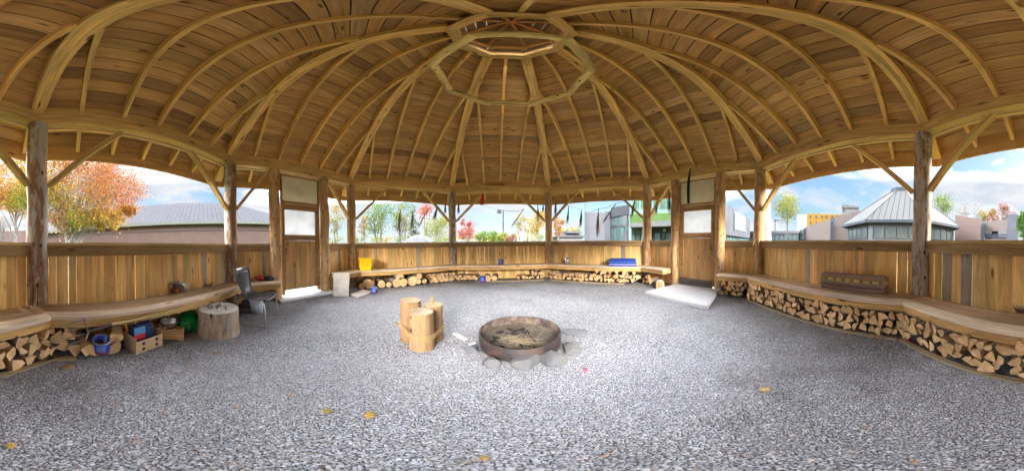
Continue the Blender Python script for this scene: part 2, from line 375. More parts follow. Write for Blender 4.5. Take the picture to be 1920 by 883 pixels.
# roof boards, one panel per side, boards parallel to the eave with staggered butt joints
for k in range(8):
    mb = MB(); o = -0.50; row = 0
    while o < AP-A_OC-0.02:
        w = random.choice((0.135,0.14,0.145)); o1 = min(o+w, AP-A_OC+0.02)
        joints = sorted(random.sample([-1.008,-0.504,0.0,0.504,1.008], random.choice((0,1,1,1))))
        us = [None]+[j for j in joints if abs(j) < half(o1)-0.25]+[None]
        for i in range(len(us)-1):
            base = ROOFW if random.random() < .75 else random.choice(((0.36,0.20,0.08),(0.60,0.37,0.15),(0.42,0.25,0.11)))
            t = vary(base, .17, .05); dz = random.uniform(-.003,.003)
            g = 0.005
            a0 = lambda oo: -half(oo) if us[i] is None else us[i]+g
            a1 = lambda oo: half(oo) if us[i+1] is None else us[i+1]-g
            zl, zh = ZR(o+g)+0.202+dz, ZR(o1-g)+0.202+dz
            mb.hexa([SP(k,a0(o+g),o+g,zl), SP(k,a1(o+g),o+g,zl), SP(k,a1(o1-g),o1-g,zh), SP(k,a0(o1-g),o1-g,zh),
                     SP(k,a0(o+g),o+g,zl+.028), SP(k,a1(o+g),o+g,zl+.028), SP(k,a1(o1-g),o1-g,zh+.028), SP(k,a0(o1-g),o1-g,zh+.028)], t)
        o = o1; row += 1
    mb.build('roof_board_panel', M_roof, pav)
M_shingle = plain('dark_shingle', (0.08,0.065,0.055), 0.9, noise=0.4, nscale=12)
for k in range(8):
    mb = MB(); o0, o1 = -0.56, AP-A_OC
    mb.hexa([SP(k,-half(o0),o0,ZR(o0)+.25), SP(k,half(o0),o0,ZR(o0)+.25), SP(k,half(o1),o1,ZR(o1)+.25), SP(k,-half(o1),o1,ZR(o1)+.25),
             SP(k,-half(o0),o0,ZR(o0)+.28), SP(k,half(o0),o0,ZR(o0)+.28), SP(k,half(o1),o1,ZR(o1)+.28), SP(k,-half(o1),o1,ZR(o1)+.28)])
    mb.build('roof_shingles', M_shingle, pav)
# oculus frame and cupola
M_orange = wood('orange_cupola_wood', contrast=0.5)
ZO = ZR(AP-A_OC)
cup = MB()
for k in range(8):
    ao = AP-A_OC
    sbox(cup, k, 0,0, ao-0.02, ao+0.10, ZO-0.03, ZO+0.07, vary(BEAMW,.08), m0=True, m1=True)
    sbox(cup, k, 0,0, ao+0.02, ao+0.07, ZO+0.074, ZO+0.26, vary((0.40,0.26,0.15),.08), m0=True, m1=True)
cup.build('oculus_frame', M_beam, pav)
cz = ZO+0.262
for k in range(8):
    d = POST[k].normalized(); mb = MB()
    mb.beam(d*0.61+Vector((0,0,cz)), d*0.61+Vector((0,0,cz+0.24)), 0.07, 0.07, up=d, tint=vary(BEAMW,.1)); mb.build('cupola_post', M_beam, pav)
    mb = MB(); mb.beam(d*0.80+Vector((0,0,cz+.20)), d*0.03+Vector((0,0,cz+.80)), 0.04, 0.07, tint=vary((0.62,0.30,0.10),.08)); mb.build('cupola_rafter', M_orange, pav)
mb = MB()
for k in range(8):
    ao = AP-0.58
    sbox(mb, k, 0,0, ao-0.03, ao+0.03, cz+0.20, cz+0.28, vary((0.62,0.32,0.12),.08), m0=True, m1=True)
mb.build('cupola_plate', M_orange, pav)
mb = MB()
for k in range(8):
    o = AP-0.85; 
    while o < AP-0.02:
        o1 = min(o+0.12, AP-0.01); z = lambda q: cz+0.20+(q-(AP-0.85))/0.84*0.65
        mb.hexa([SP(k,-half(o),o,z(o)+.05), SP(k,half(o),o,z(o)+.05), SP(k,half(o1-.004),o1-.004,z(o1)+.05), SP(k,-half(o1-.004),o1-.004,z(o1)+.05),
                 SP(k,-half(o),o,z(o)+.08), SP(k,half(o),o,z(o)+.08), SP(k,half(o1-.004),o1-.004,z(o1)+.08), SP(k,-half(o1-.004),o1-.004,z(o1)+.08)], vary((0.42,0.25,0.11),.15))
        o = o1
mb.build('cupola_roof_boards', M_roof, pav)
# half walls: rail and vertical boards, benches
def runs(k):
    h = half(0)
    if k in DOORS: d = DOORS[k]; return [(-h+0.11, d[0]-0.10), (d[1]+0.10, h-0.11)]
    return [(-h+0.11, h-0.11)]
for k in range(8):
    for (a, b) in runs(k):
        wl = MB(); sbox(wl, k, a, b, -0.022, 0.022, 1.00, 1.118, vary((0.40,0.26,0.12),.08)); w_ = wl.build('wall_rail', M_beam, pav, bevel=0.003)
        c = MB(); sbox(c, k, a, b, -0.075, 0.03, 1.120, 1.148, vary(LIGHTW,.05)); c.build('rail_cap', M_beam, w_)
        mb = MB(); u = a-0.13; eb = b+0.13
        if k in DOORS and a > 0: u = a-0.05
        if k in DOORS and a < 0: eb = b+0.05
        while u < eb-.01:
            w = random.choice((0.10,0.125,0.14,0.145,0.09)); u1 = min(u+w, eb)
            gap = random.choice((0.002,0.003,0.004,0.006,0.008)) 
            gp = random.random() < (0.12 if k in (3,4,7) else 0.05)
            t = vary(GREYW if gp else PINE, .20, .06)
            if u1-u > .02: sbox(mb, k, u, u1-gap, -0.055, -0.030, -0.02, 1.05, t)
            u = u1
        # grain runs vertically: rebuild gc so that the long axis is z
        for i in range(len(mb.g)):
            v = mb.v[i]; L = v[:,2:3]; a2 = (k-3)*math.pi/4
            uu = v[:,0]*math.cos(a2)-v[:,1]*math.sin(a2); oo = v[:,0]*math.sin(a2)+v[:,1]*math.cos(a2)
            rr = random.uniform(0,40)
            mb.g[i] = np.stack([v[:,2]+rr, uu+random.uniform(0,5), oo], 1)
        mb.build('wall_boards', M_board, pav)
def bench_run(k, u0, u1, m0, m1):
    root = MB()
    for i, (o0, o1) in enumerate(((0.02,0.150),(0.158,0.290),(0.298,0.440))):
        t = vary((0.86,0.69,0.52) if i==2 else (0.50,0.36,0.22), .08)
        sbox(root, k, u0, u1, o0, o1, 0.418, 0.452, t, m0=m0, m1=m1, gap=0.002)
    be = root.build('bench_seat', M_beam, pav, bevel=0.003)
    ap = MB(); sbox(ap, k, u0, u1, 0.375, 0.412, 0.325, 0.416, vary((0.70,0.44,0.17),.06), m0=m0, m1=m1); ap.build('bench_apron', M_beam, be, bevel=0.002)
    if not m0 or not m1:
        e = MB(); uu = u0 if not m0 else u1; s_ = 1 if not m0 else -1
        sbox(e, k, min(uu,uu+s_*.04), max(uu,uu+s_*.04), 0.02, 0.373, 0.325, 0.416, vary((0.50,0.32,0.14),.06)); e.build('bench_end_board', M_beam, be)
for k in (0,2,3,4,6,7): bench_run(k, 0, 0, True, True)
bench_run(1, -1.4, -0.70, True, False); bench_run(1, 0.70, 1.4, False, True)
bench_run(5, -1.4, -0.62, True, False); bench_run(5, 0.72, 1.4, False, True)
# doors
for k, (pa, pb, d0, d1, w0, w1) in DOORS.items():
    mb = MB(); t = (0.46,0.27,0.11)
    for u in (d0+0.025, d1-0.025): sbox(mb, k, u-0.022, u+0.022, -0.05, 0.03, 0.08, 2.06, vary(t,.06))
    sbox(mb, k, d0+.05, d1-.05, -0.05, 0.03, 1.99, 2.04, vary(t,.06)); sbox(mb, k, d0, d1, -0.05, 0.03, 2.615, 2.65, vary(t,.06))
    for u in (d0+0.012, d1-0.012): sbox(mb, k, u-0.012, u+0.012, -0.05, 0.03, 2.062, 2.613, vary(t,.06))
    mb.build('door_frame', M_beam, pav)
    mb = MB(); sbox(mb, k, d0+.026, d1-.026, -0.02, -0.01, 2.045, 2.612, (1,1,1)); mb.build('transom_panel', M_cream, pav)
    dr = MB(); lo = 0.17; d0_, d1_ = d0+.052, d1-.052
    sbox(dr, k, d0_, w0-0.005, -0.015, 0.028, lo, 1.975, vary(t,.05)); sbox(dr, k, w1+0.005, d1_, -0.015, 0.028, lo, 1.975, vary(t,.05))
    for z0, z1 in ((1.21,1.325),(1.86,1.974)): sbox(dr, k, w0-0.004, w1+0.004, -0.013, 0.026, z0, z1, vary(t,.05))
    bo = 0; u = w0-0.004
    while u < w1: 
        u2 = min(u+0.088, w1+0.004)
        nb = len(dr.v); sbox(dr, k, u, u2-0.0015, -0.012, 0.012, lo+0.005, 1.205, vary((0.60,0.36,0.15),.07)); 
        v = dr.v[nb]; a2=(k-3)*math.pi/4; dr.g[nb] = np.stack([v[:,2]+random.uniform(0,30), v[:,0]*math.cos(a2)-v[:,1]*math.sin(a2)+random.uniform(0,5), v[:,0]*math.sin(a2)+v[:,1]*math.cos(a2)],1)
        u = u2
    door = dr.build('door', M_board, pav)
    p = MB(); sbox(p, k, w0, w1, -0.004, 0.008, 1.33, 1.855); p.build('window_pane', M_film, door)
    h = MB(); hu = d0_+0.03 if k==1 else d1_-0.03
    h.tube([SP(k,hu,0.03,0.93), SP(k,hu,0.06,0.95), SP(k,hu,0.065,1.02), SP(k,hu,0.03,1.05)], 0.008, 8); h.build('door_handle', M_black, door)
    if k == 5:
        kp = MB(); o=0.031
        c = [SP(k,d0+.03,o,0.05),SP(k,d1-.04,o,0.0),SP(k,d1-.04,o+.02,0.0),SP(k,d0+.03,o+.02,0.05),SP(k,d0+.03,o,0.235),SP(k,d1-.04,o,0.215),SP(k,d1-.04,o+.02,0.215),SP(k,d0+.03,o+.02,0.235)]
        kp.hexa(c, (0.13,0.115,0.10)); kp.build('kick_board', M_greyplank, door)
# ---------------------------------------------------------------- ground
def dirt_and_edge_tone(n, P, c):                           # random damp, dusty, silty patches; darker towards the floor edge; soot round the fire ring
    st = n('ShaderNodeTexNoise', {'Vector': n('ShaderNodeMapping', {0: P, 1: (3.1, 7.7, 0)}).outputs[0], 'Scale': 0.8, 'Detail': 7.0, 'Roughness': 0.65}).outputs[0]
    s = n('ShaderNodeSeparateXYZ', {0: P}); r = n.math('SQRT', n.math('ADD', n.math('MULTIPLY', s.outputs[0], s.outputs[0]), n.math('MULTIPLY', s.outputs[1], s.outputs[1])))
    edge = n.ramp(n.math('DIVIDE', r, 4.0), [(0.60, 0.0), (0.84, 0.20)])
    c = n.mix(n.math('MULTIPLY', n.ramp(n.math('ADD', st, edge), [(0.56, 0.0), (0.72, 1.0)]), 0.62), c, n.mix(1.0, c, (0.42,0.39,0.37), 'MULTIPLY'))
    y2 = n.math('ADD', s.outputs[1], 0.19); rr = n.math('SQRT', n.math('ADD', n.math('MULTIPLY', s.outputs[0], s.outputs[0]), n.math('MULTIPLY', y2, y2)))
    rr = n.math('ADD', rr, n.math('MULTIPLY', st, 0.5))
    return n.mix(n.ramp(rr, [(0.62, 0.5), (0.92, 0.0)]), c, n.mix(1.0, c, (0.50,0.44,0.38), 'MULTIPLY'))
def gravel_mat():
    m, n, b, t = newmat('gravel_ground')
    tcn = n('ShaderNodeTexCoord').outputs['Object']
    big = n('ShaderNodeTexNoise', {'Vector': tcn, 'Scale': 0.9, 'Detail': 5.0, 'Roughness': 0.6}).outputs[0]
    v = n('ShaderNodeTexVoronoi', {'Vector': tcn, 'Scale': 82.0}, feature='F1')
    e = n('ShaderNodeTexVoronoi', {'Vector': tcn, 'Scale': 82.0}, feature='DISTANCE_TO_EDGE').outputs['Distance']
    r = n('ShaderNodeSeparateColor', {0: v.outputs['Color']})
    c = n.ramp(r.outputs[0], [(0.0,(0.27,0.28,0.31)),(0.3,(0.35,0.36,0.395)),(0.8,(0.47,0.475,0.515)),(0.93,(0.62,0.625,0.66)),(1.0,(0.52,0.43,0.35))])
    edge = n.ramp(e, [(0.02, 0.20), (0.16, 1.0)])
    c = n.mix(1.0, c, edge, 'MULTIPLY')
    c = n.mix(1.0, c, n.ramp(big, [(0.3, 0.80), (0.6, 1.08)]), 'MULTIPLY')
    st = n('ShaderNodeTexNoise', {'Vector': n('ShaderNodeMapping', {0: tcn, 1: (3.1, 7.7, 0)}).outputs[0], 'Scale': 1.15, 'Detail': 4.0}).outputs[0]
    c = dirt_and_edge_tone(n, tcn, c)
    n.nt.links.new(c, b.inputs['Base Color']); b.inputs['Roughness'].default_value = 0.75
    bp = n('ShaderNodeBump', {'Height': n.ramp(e, [(0.0,0.0),(0.3,1.0)]), 'Strength': 0.6, 'Distance': 0.006}); n.nt.links.new(bp.outputs[0], b.inputs['Normal'])
    return m
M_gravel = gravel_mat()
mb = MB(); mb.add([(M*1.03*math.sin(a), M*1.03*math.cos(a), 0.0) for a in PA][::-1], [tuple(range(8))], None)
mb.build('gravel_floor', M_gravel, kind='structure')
mb = MB(); NN = 96
mb.add([(1400*math.sin(2*math.pi*i/NN), 1400*math.cos(2*math.pi*i/NN), -0.03) for i in range(NN)][::-1], [tuple(range(NN))], None)
M_lawn = plain('lawn_grass', (0.07,0.10,0.03), 0.95, noise=0.35, nscale=0.6, col2=(0.11,0.11,0.04))
mb.build('lawn', M_lawn, kind='structure')
M_conc = plain('concrete', (0.50,0.50,0.49), 0.8, noise=0.12, nscale=7, bump=0.2)
mb = MB(); mb.box((-9.0,-1.1,-0.2),(-3.76,1.1,-0.005)); mb.build('concrete_path', M_conc, kind='structure')
mb = MB(); mb.box((3.76,-1.1,-0.2),(9.0,1.1,-0.005)); mb.build('concrete_path', M_conc, kind='structure')
# near pebbles as real stones
def pebbles():
    sp = 0.0108; R0 = 2.0; g = np.arange(-R0, R0, sp); X, Y = np.meshgrid(g, g); X = X.ravel()+RNG.uniform(-.45,.45,X.size)*sp; Y = Y.ravel()+RNG.uniform(-.45,.45,Y.size)*sp
    d = np.hypot(X, Y); keep = (d < R0) & (RNG.random(X.size) < np.clip((R0-d)/0.5, 0, 1)); X, Y = X[keep]+CAM.x, Y[keep]+CAM.y
    ins = np.ones(X.size, bool)
    for k in range(8):
        a = (k-3)*math.pi/4; ins &= (X*math.sin(a)+Y*math.cos(a)) < AP-0.5
    ins &= np.hypot(X-0.02, Y+0.19) > 0.43
    X, Y = X[ins], Y[ins]; n_ = X.size
    ph = (1+5**.5)/2; iv = np.array([(-1,ph,0),(1,ph,0),(-1,-ph,0),(1,-ph,0),(0,-1,ph),(0,1,ph),(0,-1,-ph),(0,1,-ph),(ph,0,-1),(ph,0,1),(-ph,0,-1),(-ph,0,1)])/math.hypot(1,ph)
    ifc = np.array([(0,11,5),(0,5,1),(0,1,7),(0,7,10),(0,10,11),(1,5,9),(5,11,4),(11,10,2),(10,7,6),(7,1,8),(3,9,4),(3,4,2),(3,2,6),(3,6,8),(3,8,9),(4,9,5),(2,4,11),(6,2,10),(8,6,7),(9,8,1)])
    a = RNG.uniform(0, 6.283, n_); s0 = RNG.lognormal(0, .22, n_)*0.0067; s1 = s0*RNG.uniform(.6,.95,n_); s2 = s0*RNG.uniform(.4,.6,n_)
    P = iv[None]*(1+RNG.uniform(-.14,.14,(n_,12,1)))
    x = P[...,0]*s0[:,None]; y = P[...,1]*s1[:,None]; z = P[...,2]*s2[:,None]
    tl = RNG.uniform(-.35,.35,(n_,1)); x, z = x*np.cos(tl)-z*np.sin(tl), x*np.sin(tl)+z*np.cos(tl)
    ca, sa = np.cos(a)[:,None], np.sin(a)[:,None]
    V = np.stack([x*ca-y*sa+X[:,None], x*sa+y*ca+Y[:,None], z+(RNG.uniform(0.002,0.006,n_))[:,None]], -1).reshape(-1,3)
    F = (ifc[None]+12*np.arange(n_)[:,None,None]).reshape(-1,3)
    me = bpy.data.meshes.new('gravel_pebbles'); me.vertices.add(len(V)); me.vertices.foreach_set('co', V.ravel())
    me.loops.add(F.size); me.loops.foreach_set('vertex_index', F.ravel().astype(np.int32))
    me.polygons.add(len(F)); me.polygons.foreach_set('loop_start', np.arange(0,F.size,3,dtype=np.int32)); me.polygons.foreach_set('use_smooth', np.ones(len(F),bool))
    br = np.clip(RNG.normal(.455,.10,n_),.17,.82); C = np.stack([br*.965, br*.985, br*1.07], -1)
    w = RNG.random(n_); C[w<.05] *= [1.0,.84,.68]; C[(w>.05)&(w<.09)] *= [1.05,.88,.9]
    C4 = np.concatenate([np.repeat(C,12,0), np.ones((n_*12,1))],1)
    at = me.attributes.new('tint','FLOAT_COLOR','POINT'); at.data.foreach_set('color', C4.ravel())
    me.update(); me.validate()
    pm, pn, pb, pt = newmat('pebble_stone'); Pc = pn('ShaderNodeTexCoord').outputs['Object']
    pn.nt.links.new(dirt_and_edge_tone(pn, Pc, pn('ShaderNodeAttribute', attribute_name='tint').outputs['Color']), pb.inputs['Base Color']); pb.inputs['Roughness'].default_value = .7
    me.materials.append(pm)
    o = bpy.data.objects.new('gravel_pebbles', me); COL.objects.link(o)
    tag(o, 'loose grey pebbles covering the pavilion floor', 'gravel', kind='stuff')
pebbles()
# ---------------------------------------------------------------- trees
def leafmat(name):
    m, n, b, t = newmat(name)
    ti = n('ShaderNodeAttribute', attribute_name='tint').outputs['Color']
    n.nt.links.new(ti, b.inputs['Base Color']); b.inputs['Roughness'].default_value = 0.6; b.inputs['Specular IOR Level'].default_value = 0.2
    tr = n('ShaderNodeBsdfTranslucent', {0: ti}); ms = n('ShaderNodeMixShader', {0: 0.4, 1: b.outputs[0], 2: tr.outputs[0]})
    out = [x for x in t.nodes if x.type=='OUTPUT_MATERIAL'][0]; t.links.new(ms.outputs[0], out.inputs[0]); return m
M_leaf = leafmat('leaf')
M_bark = plain('bark', (0.16,0.135,0.115), 0.9, noise=0.4, nscale=14, bump=0.6)
M_birch = plain('birch_bark', (0.42,0.40,0.38), 0.8, noise=0.45, nscale=9, bump=0.4, col2=(0.16,0.14,0.13))
OR=(0.50,0.17,0.04); YE=(0.50,0.36,0.06); YG=(0.30,0.34,0.05); GR=(0.12,0.22,0.035); DG_=(0.045,0.085,0.03); RED=(0.42,0.055,0.045); PK=(0.50,0.20,0.13); RU=(0.28,0.11,0.06); PB=(0.30,0.22,0.12)
def tree(label, base, H, tr, blobs, pal, nl, ls, name='tree', bark=None, nclump=60, spread=0.32, group=None, stems=1, bright=1.0, lean=(0,0), limbs=9, seed=0, trunk_top=0.75, cat='tree', flat=None):
    """blobs: (dx,dy,z,rx,rz,weight); pal: list of (colour, weight) or function(rel)->palette"""
    rs = np.random.default_rng(seed+int(abs(base[0]*97+base[1]*31))); rnd = random.Random(seed+int(abs(base[0]*77+base[1]*13)))
    root = thing(name, label, cat, (base[0],base[1],-0.03), group=group)
    bl = np.array(blobs, float); wt = bl[:,5]/bl[:,5].sum()
    cl = []
    for i in range(nclump):
        b = bl[rs.choice(len(bl), p=wt)]; v = rs.normal(size=3); v /= np.linalg.norm(v); r = rs.uniform(.25,1)**.5
        cl.append(((b[0]+v[0]*b[3]*r), (b[1]+v[1]*b[3]*r), (b[2]+v[2]*b[4]*r), min(b[3],b[4])*rs.uniform(.6,1.3)))
    cl = np.array(cl)
    tm = MB()
    for s_ in range(stems):
        a = rnd.uniform(0,6.28); off = 0 if stems==1 else tr*1.6
        top = Vector((lean[0]+math.cos(a)*H*.12*(stems>1), lean[1]+math.sin(a)*H*.12*(stems>1), H*trunk_top*rnd.uniform(.85,1)))
        p0 = Vector((math.cos(a)*off, math.sin(a)*off, 0)); pts=[]; rr=[]
        for i in range(9):
            t = i/8; pts.append(p0.lerp(top,t)+Vector((math.sin(t*5+a)*.03*H*.3*t, math.cos(t*4+a)*.03*H*.3*t, 0))); rr.append(tr*(1-.85*t)*(1.25 if i==0 else 1))
        tm.tube(pts, rr, 8, noise=.06)
        for j in range(limbs):
            t = rnd.uniform(.3,.95); q = p0.lerp(top,t); c = cl[rs.integers(len(cl))]; e = Vector(c[:3]); 
            if e.z < q.z*0.7: e.z = q.z*0.9
            mid = (q+e)/2+Vector((0,0,-0.03*H+rnd.uniform(0,.06)*H)); r0 = tr*(1-.85*t)*.6
            tm.tube([q, q.lerp(mid,.6), mid, mid.lerp(e,.6), e], [r0, r0*.8, r0*.6, r0*.4, r0*.12], 5)
    tm.build('trunk', bark or M_bark, root)
    if nl:
        ci = rs.integers(len(cl), size=nl); c = cl[ci]; P = c[:,:3]+rs.normal(size=(nl,3))*(c[:,3:4]*spread)
        if callable(pal): cols = pal(P, rs)
        else:
            ca_ = np.array([p[0] for p in pal]); pw = np.array([p[1] for p in pal],float); pw/=pw.sum()
            cc = rs.choice(len(pal), size=len(cl), p=pw); pick = np.where(rs.random(nl)<.65, cc[ci], rs.choice(len(pal), size=nl, p=pw)); cols = ca_[pick]
        cols = np.clip(cols*rs.uniform(.42,.88,(nl,1))*bright, 0, .8)
        u = rs.normal(size=(nl,3)); u/=np.linalg.norm(u,axis=1)[:,None]; w = np.cross(u, rs.normal(size=(nl,3))); w/=np.linalg.norm(w,axis=1)[:,None]
        s_ = ls*rs.uniform(.6,1.3,(nl,1)); nrm = np.cross(u,w)
        V = np.stack([P-u*s_, P+w*s_*.55+nrm*s_*.15, P+u*s_, P-w*s_*.55+nrm*s_*.15],1).reshape(-1,3)
        me = bpy.data.meshes.new('crown'); me.vertices.add(nl*4); me.vertices.foreach_set('co', V.ravel())
        me.loops.add(nl*4); me.loops.foreach_set('vertex_index', np.arange(nl*4,dtype=np.int32))
        me.polygons.add(nl); me.polygons.foreach_set('loop_start', np.arange(0,nl*4,4,dtype=np.int32))
        C4 = np.concatenate([np.repeat(cols,4,0), np.ones((nl*4,1))],1); at = me.attributes.new('tint','FLOAT_COLOR','POINT'); at.data.foreach_set('color', C4.ravel())
        me.update(); me.materials.append(M_leaf); o = bpy.data.objects.new('crown', me); COL.objects.link(o); o.parent = root
    return root
def T(label, px, D, ytop, ybot, wpx, pal, nl=4000, ls=None, **kw):
    b = AT(px, 450, D); zt = AT(px, ytop, D).z; zb = AT(px, ybot, D).z; rx = wpx/S_*D/2; H = zt
    ls = ls or max(0.05, D*0.0028)
    rz = (zt-zb)/2; zc = (zt+zb)/2
    blobs = kw.pop('blobs', None) or [(0,0,zc,rx*.82,rz*.82,1),(rx*.3,0,zc+rz*.3,rx*.5,rz*.5,.4),(-rx*.35,0,zc-rz*.3,rx*.55,rz*.5,.4)]
    return tree(label, b, H, kw.pop('tr', max(.05,D*.006)), blobs, pal, nl, ls, **kw)
# big maple beside the barn: orange towards its right and top, yellow green below
mbse = AT(138, 450, 9.5); fwd = Vector((mbse.x-CAM.x, mbse.y-CAM.y, 0)).normalized(); rgt = Vector((fwd.y, -fwd.x, 0))
def maple_pal(P, rs):
    lat = P@np.array(rgt); z = P[:,2]; s_ = lat*.30+(z-3.6)*.45+rs.normal(size=len(P))*.45
    out = np.empty((len(P),3)); 
    out[:] = YG; out[s_>-.6] = YE; out[s_>.0] = (0.52,0.24,0.06); out[s_>.65] = OR; out[(s_>1.5)&(lat>1.8)] = (0.50,0.17,0.06)
    out[(lat<-.3)&(z<3.2)&(rs.random(len(P))<.6)] = PK; out[rs.random(len(P))<.07] = GR
    return out
def rel(l, z, rx, rz, w): return (rgt.x*l, rgt.y*l, z, rx, rz, w)
tree('tall maple with orange, yellow and green autumn leaves beside the pink barn', mbse, 6.2, 0.10,
     [rel(0.2,4.6,2.1,1.6,1.4), rel(2.3,4.3,1.3,1.3,.9), rel(1.6,2.6,1.3,.45,.6), rel(-0.2,2.7,1.3,.6,.5), rel(-1.8,4.2,1.3,1.2,.8), rel(2.9,3.2,.6,.25,.22), rel(0.5,6.4,2.2,1.0,.9)],
     maple_pal, 60000, 0.046, nclump=330, spread=.30, stems=4, limbs=16, name='maple_tree', bark=M_birch, seed=3, bright=1.4)
b2 = AT(30, 452, 12); r2 = rgt
tree('leaning pale trunked tree with orange leaves at the left edge behind the log post', b2, 7, 0.17,
     [(0.3,0.2,6.0,2.2,1.7,1),(-1.2,-.6,5.0,1.7,1.0,.6),(0.9,.5,4.2,.8,.6,.2)], [(PK,2),(OR,2),(YE,2),(YG,1)], 12000, 0.075, nclump=90, name='maple_tree', bark=M_birch, seed=5, bright=1.4)
T('small pale bare tree at the far left edge of the view', 6, 20, 395, 440, 34, [(PB,2),(PK,1)], 500, stems=2, limbs=14, name='bare_tree')
T('slender tree with sparse green, yellow and red leaves behind the left door post', 632, 24, 368, 452, 44, [(GR,2),(YE,2),(PK,1),(YG,2)], 2600, nclump=46, spread=.25, stems=2)
T('tall bright green maple standing right of the second honey log post', 712, 22, 366, 448, 74, [(GR,4),(YG,3),(DG_,1)], 6500, nclump=70, spread=.27, name='maple_tree', stems=2, limbs=12)
T('tall yellow green tree behind the hanging herb bundles', 756, 25, 365, 445, 50, [(YG,4),(GR,2),(PB,1)], 4200, nclump=50, spread=.28, stems=2)
T('small orange brown sapling left of the tall bright green maple', 682, 20, 403, 450, 26, [(PB,2),(YE,1),(RU,1),(YG,1)], 1500, nclump=26)
def conifer(label, px, D, ytop, wpx, col, n=2600, **kw):
    zt = AT(px, ytop, D).z; r = wpx/S_*D/2
    bl = [(0,0,zt*(.15+.8*i/9), r*(1-i/9.5), zt*.05, (1-i/10)**1.5+.05) for i in range(10)]
    return tree(label, AT(px,450,D), zt, r*.09+.05, bl, [(col,3),((col[0]*1.5,col[1]*1.4,col[2]*1.2),1)], n, D*.0026, name='conifer_tree', nclump=90, spread=.3, limbs=6, trunk_top=.97, **kw)
conifer('dark green conifer standing above the white dome tent', 776, 30, 368, 32, (0.05,0.10,0.045), 3200)
T('red leaved tree top showing right of the dark green conifer', 797, 34, 376, 415, 30, [(RED,2),(PK,3),(OR,1)], 1600, nclump=30)
T('round yellow green tree right of the white dome tent', 820, 24, 402, 450, 50, [(YG,4),(GR,2),(YE,2)], 3800, nclump=50)
T('crimson tree with a loose top right of the grey front post', 876, 26, 412, 451, 38, [(RED,5),(PK,2)], 3400, nclump=44, seed=2,
  blobs=[(0,0,2.6,1.25,.8,1.4),(-.5,0,4.2,.5,.45,.25),(.45,0,3.8,.5,.4,.25)])
for i, (px, yt, w, pal, D) in enumerate([(905,430,34,[(GR,3),(YG,3)],48),(926,431,30,[(YG,3),(GR,3)],46),(944,435,26,[(YG,3),(YE,1),(GR,1)],44)]):
    T(('round leafy green tree just right of the crimson tree','green tree with pale patches in the middle of the far row','small yellow green tree left of the rust coloured bush')[i], px, D, yt, 455, w, pal, 2200, nclump=34, group='green trees beyond the front wall')
T('rust coloured low bush right of the hanging stalk bundle', 958, 30, 437, 455, 30, [(RU,3),(PK,2),(PB,1)], 1600, nclump=24, name='bush', cat='bush')
T('pale thinly leaved birch with upright stems between two front posts', 974, 27, 398, 440, 30, [(YE,2),(YG,2),(PB,3)], 1300, nclump=34, stems=4, limbs=10, bark=M_birch, name='birch_tree', spread=.3)
T('pale slim birch just right of the thinly leaved birch', 991, 30, 404, 445, 16, [(YE,2),(PB,3)], 500, nclump=16, stems=2, limbs=8, bark=M_birch, name='birch_tree')
T('golden yellow tree left of the front right honey post', 1008, 21, 386, 448, 36, [(YE,5),((0.52,0.27,0.05),2),(YG,1)], 4200, nclump=50, name='maple_tree')
T('slender orange and pink tree right of the front right honey post', 1047, 24, 402, 446, 24, [(PK,3),(OR,2),(YE,2)], 2400, nclump=32, name='maple_tree')
T('low yellow green trees behind the grey roofed shed', 1070, 44, 424, 450, 46, [(YG,3),(YE,2),(PB,1)], 2200, nclump=34)
T('round yellow green tree on a thin trunk right of the birch', 1476, 17, 358, 421, 60, [(YG,5),(YE,3),(GR,1)], 6000, nclump=80, tr=.10, trunk_top=.85, spread=.3, name='maple_tree')
T('leafy green tree rising behind the right slope of the metal roof', 1768, 34, 358, 405, 46, [(GR,3),(YG,3)], 3200, nclump=44, tr=.2)
T('bare greyish tree left of the white roof vent', 1806, 42, 376, 420, 30, [(PB,3),((0.25,0.2,0.22),3)], 350, stems=3, limbs=16, name='bare_tree', tr=.1)
T('bare twiggy tree right of the white roof vent', 1832, 42, 380, 420, 26, [(PB,3),((0.25,0.2,0.22),3)], 320, stems=3, limbs=16, name='bare_tree', tr=.1)
T('yellow green tree with red tips above the brick building roof', 1845, 46, 392, 425, 36, [(YE,3),(YG,2),(RED,1)], 2200, nclump=30)
T('pink and red tree above the brick building', 1864, 44, 388, 425, 26, [(PK,3),(RED,2),(YE,2)], 1800, nclump=28)
T('broad reddish brown tree left of the dark louvred unit', 1886, 46, 375, 425, 40, [(RU,3),(PK,2),(PB,1)], 3000, nclump=40)
T('bright green clipped cedar at the right edge of the view', 1920, 9.5, 388, 462, 34, [((0.16,0.30,0.05),3),((0.10,0.22,0.04),2)], 7000, ls=.03, nclump=160, spread=.2, name='cedar_shrub', cat='shrub', tr=.05)
bt = AT(1437, 450, 6.3)
tree('thick pale grey birch trunk standing just outside the rear right log post', bt, 9, 0.24, [(0,0,8.5,2.4,1.6,1)], [(YG,2),(YE,2),(GR,1)], 5000, .07, name='birch_tree', bark=M_birch, lean=(-.25,.12), trunk_top=.95, seed=9)
rs_ = random.Random(4)
for i in range(22):                         # far treeline to the front
    px = 615+i*22+rs_.uniform(-6,6)
    T(f'rounded {("green","yellow green","golden")[i%3]} tree of the far treeline {["left of the dome tent","right of the dome tent","behind the middle opening","behind the modern building"][min(3,max(0,int((px-600)/150)))]}', px, rs_.uniform(75,95), rs_.uniform(434,442), 458, rs_.uniform(24,36), [((GR,YG,YE)[i%3],5),(YG,2),(GR,1)], 500, nclump=18, group='far treeline beyond the front half walls', limbs=3)
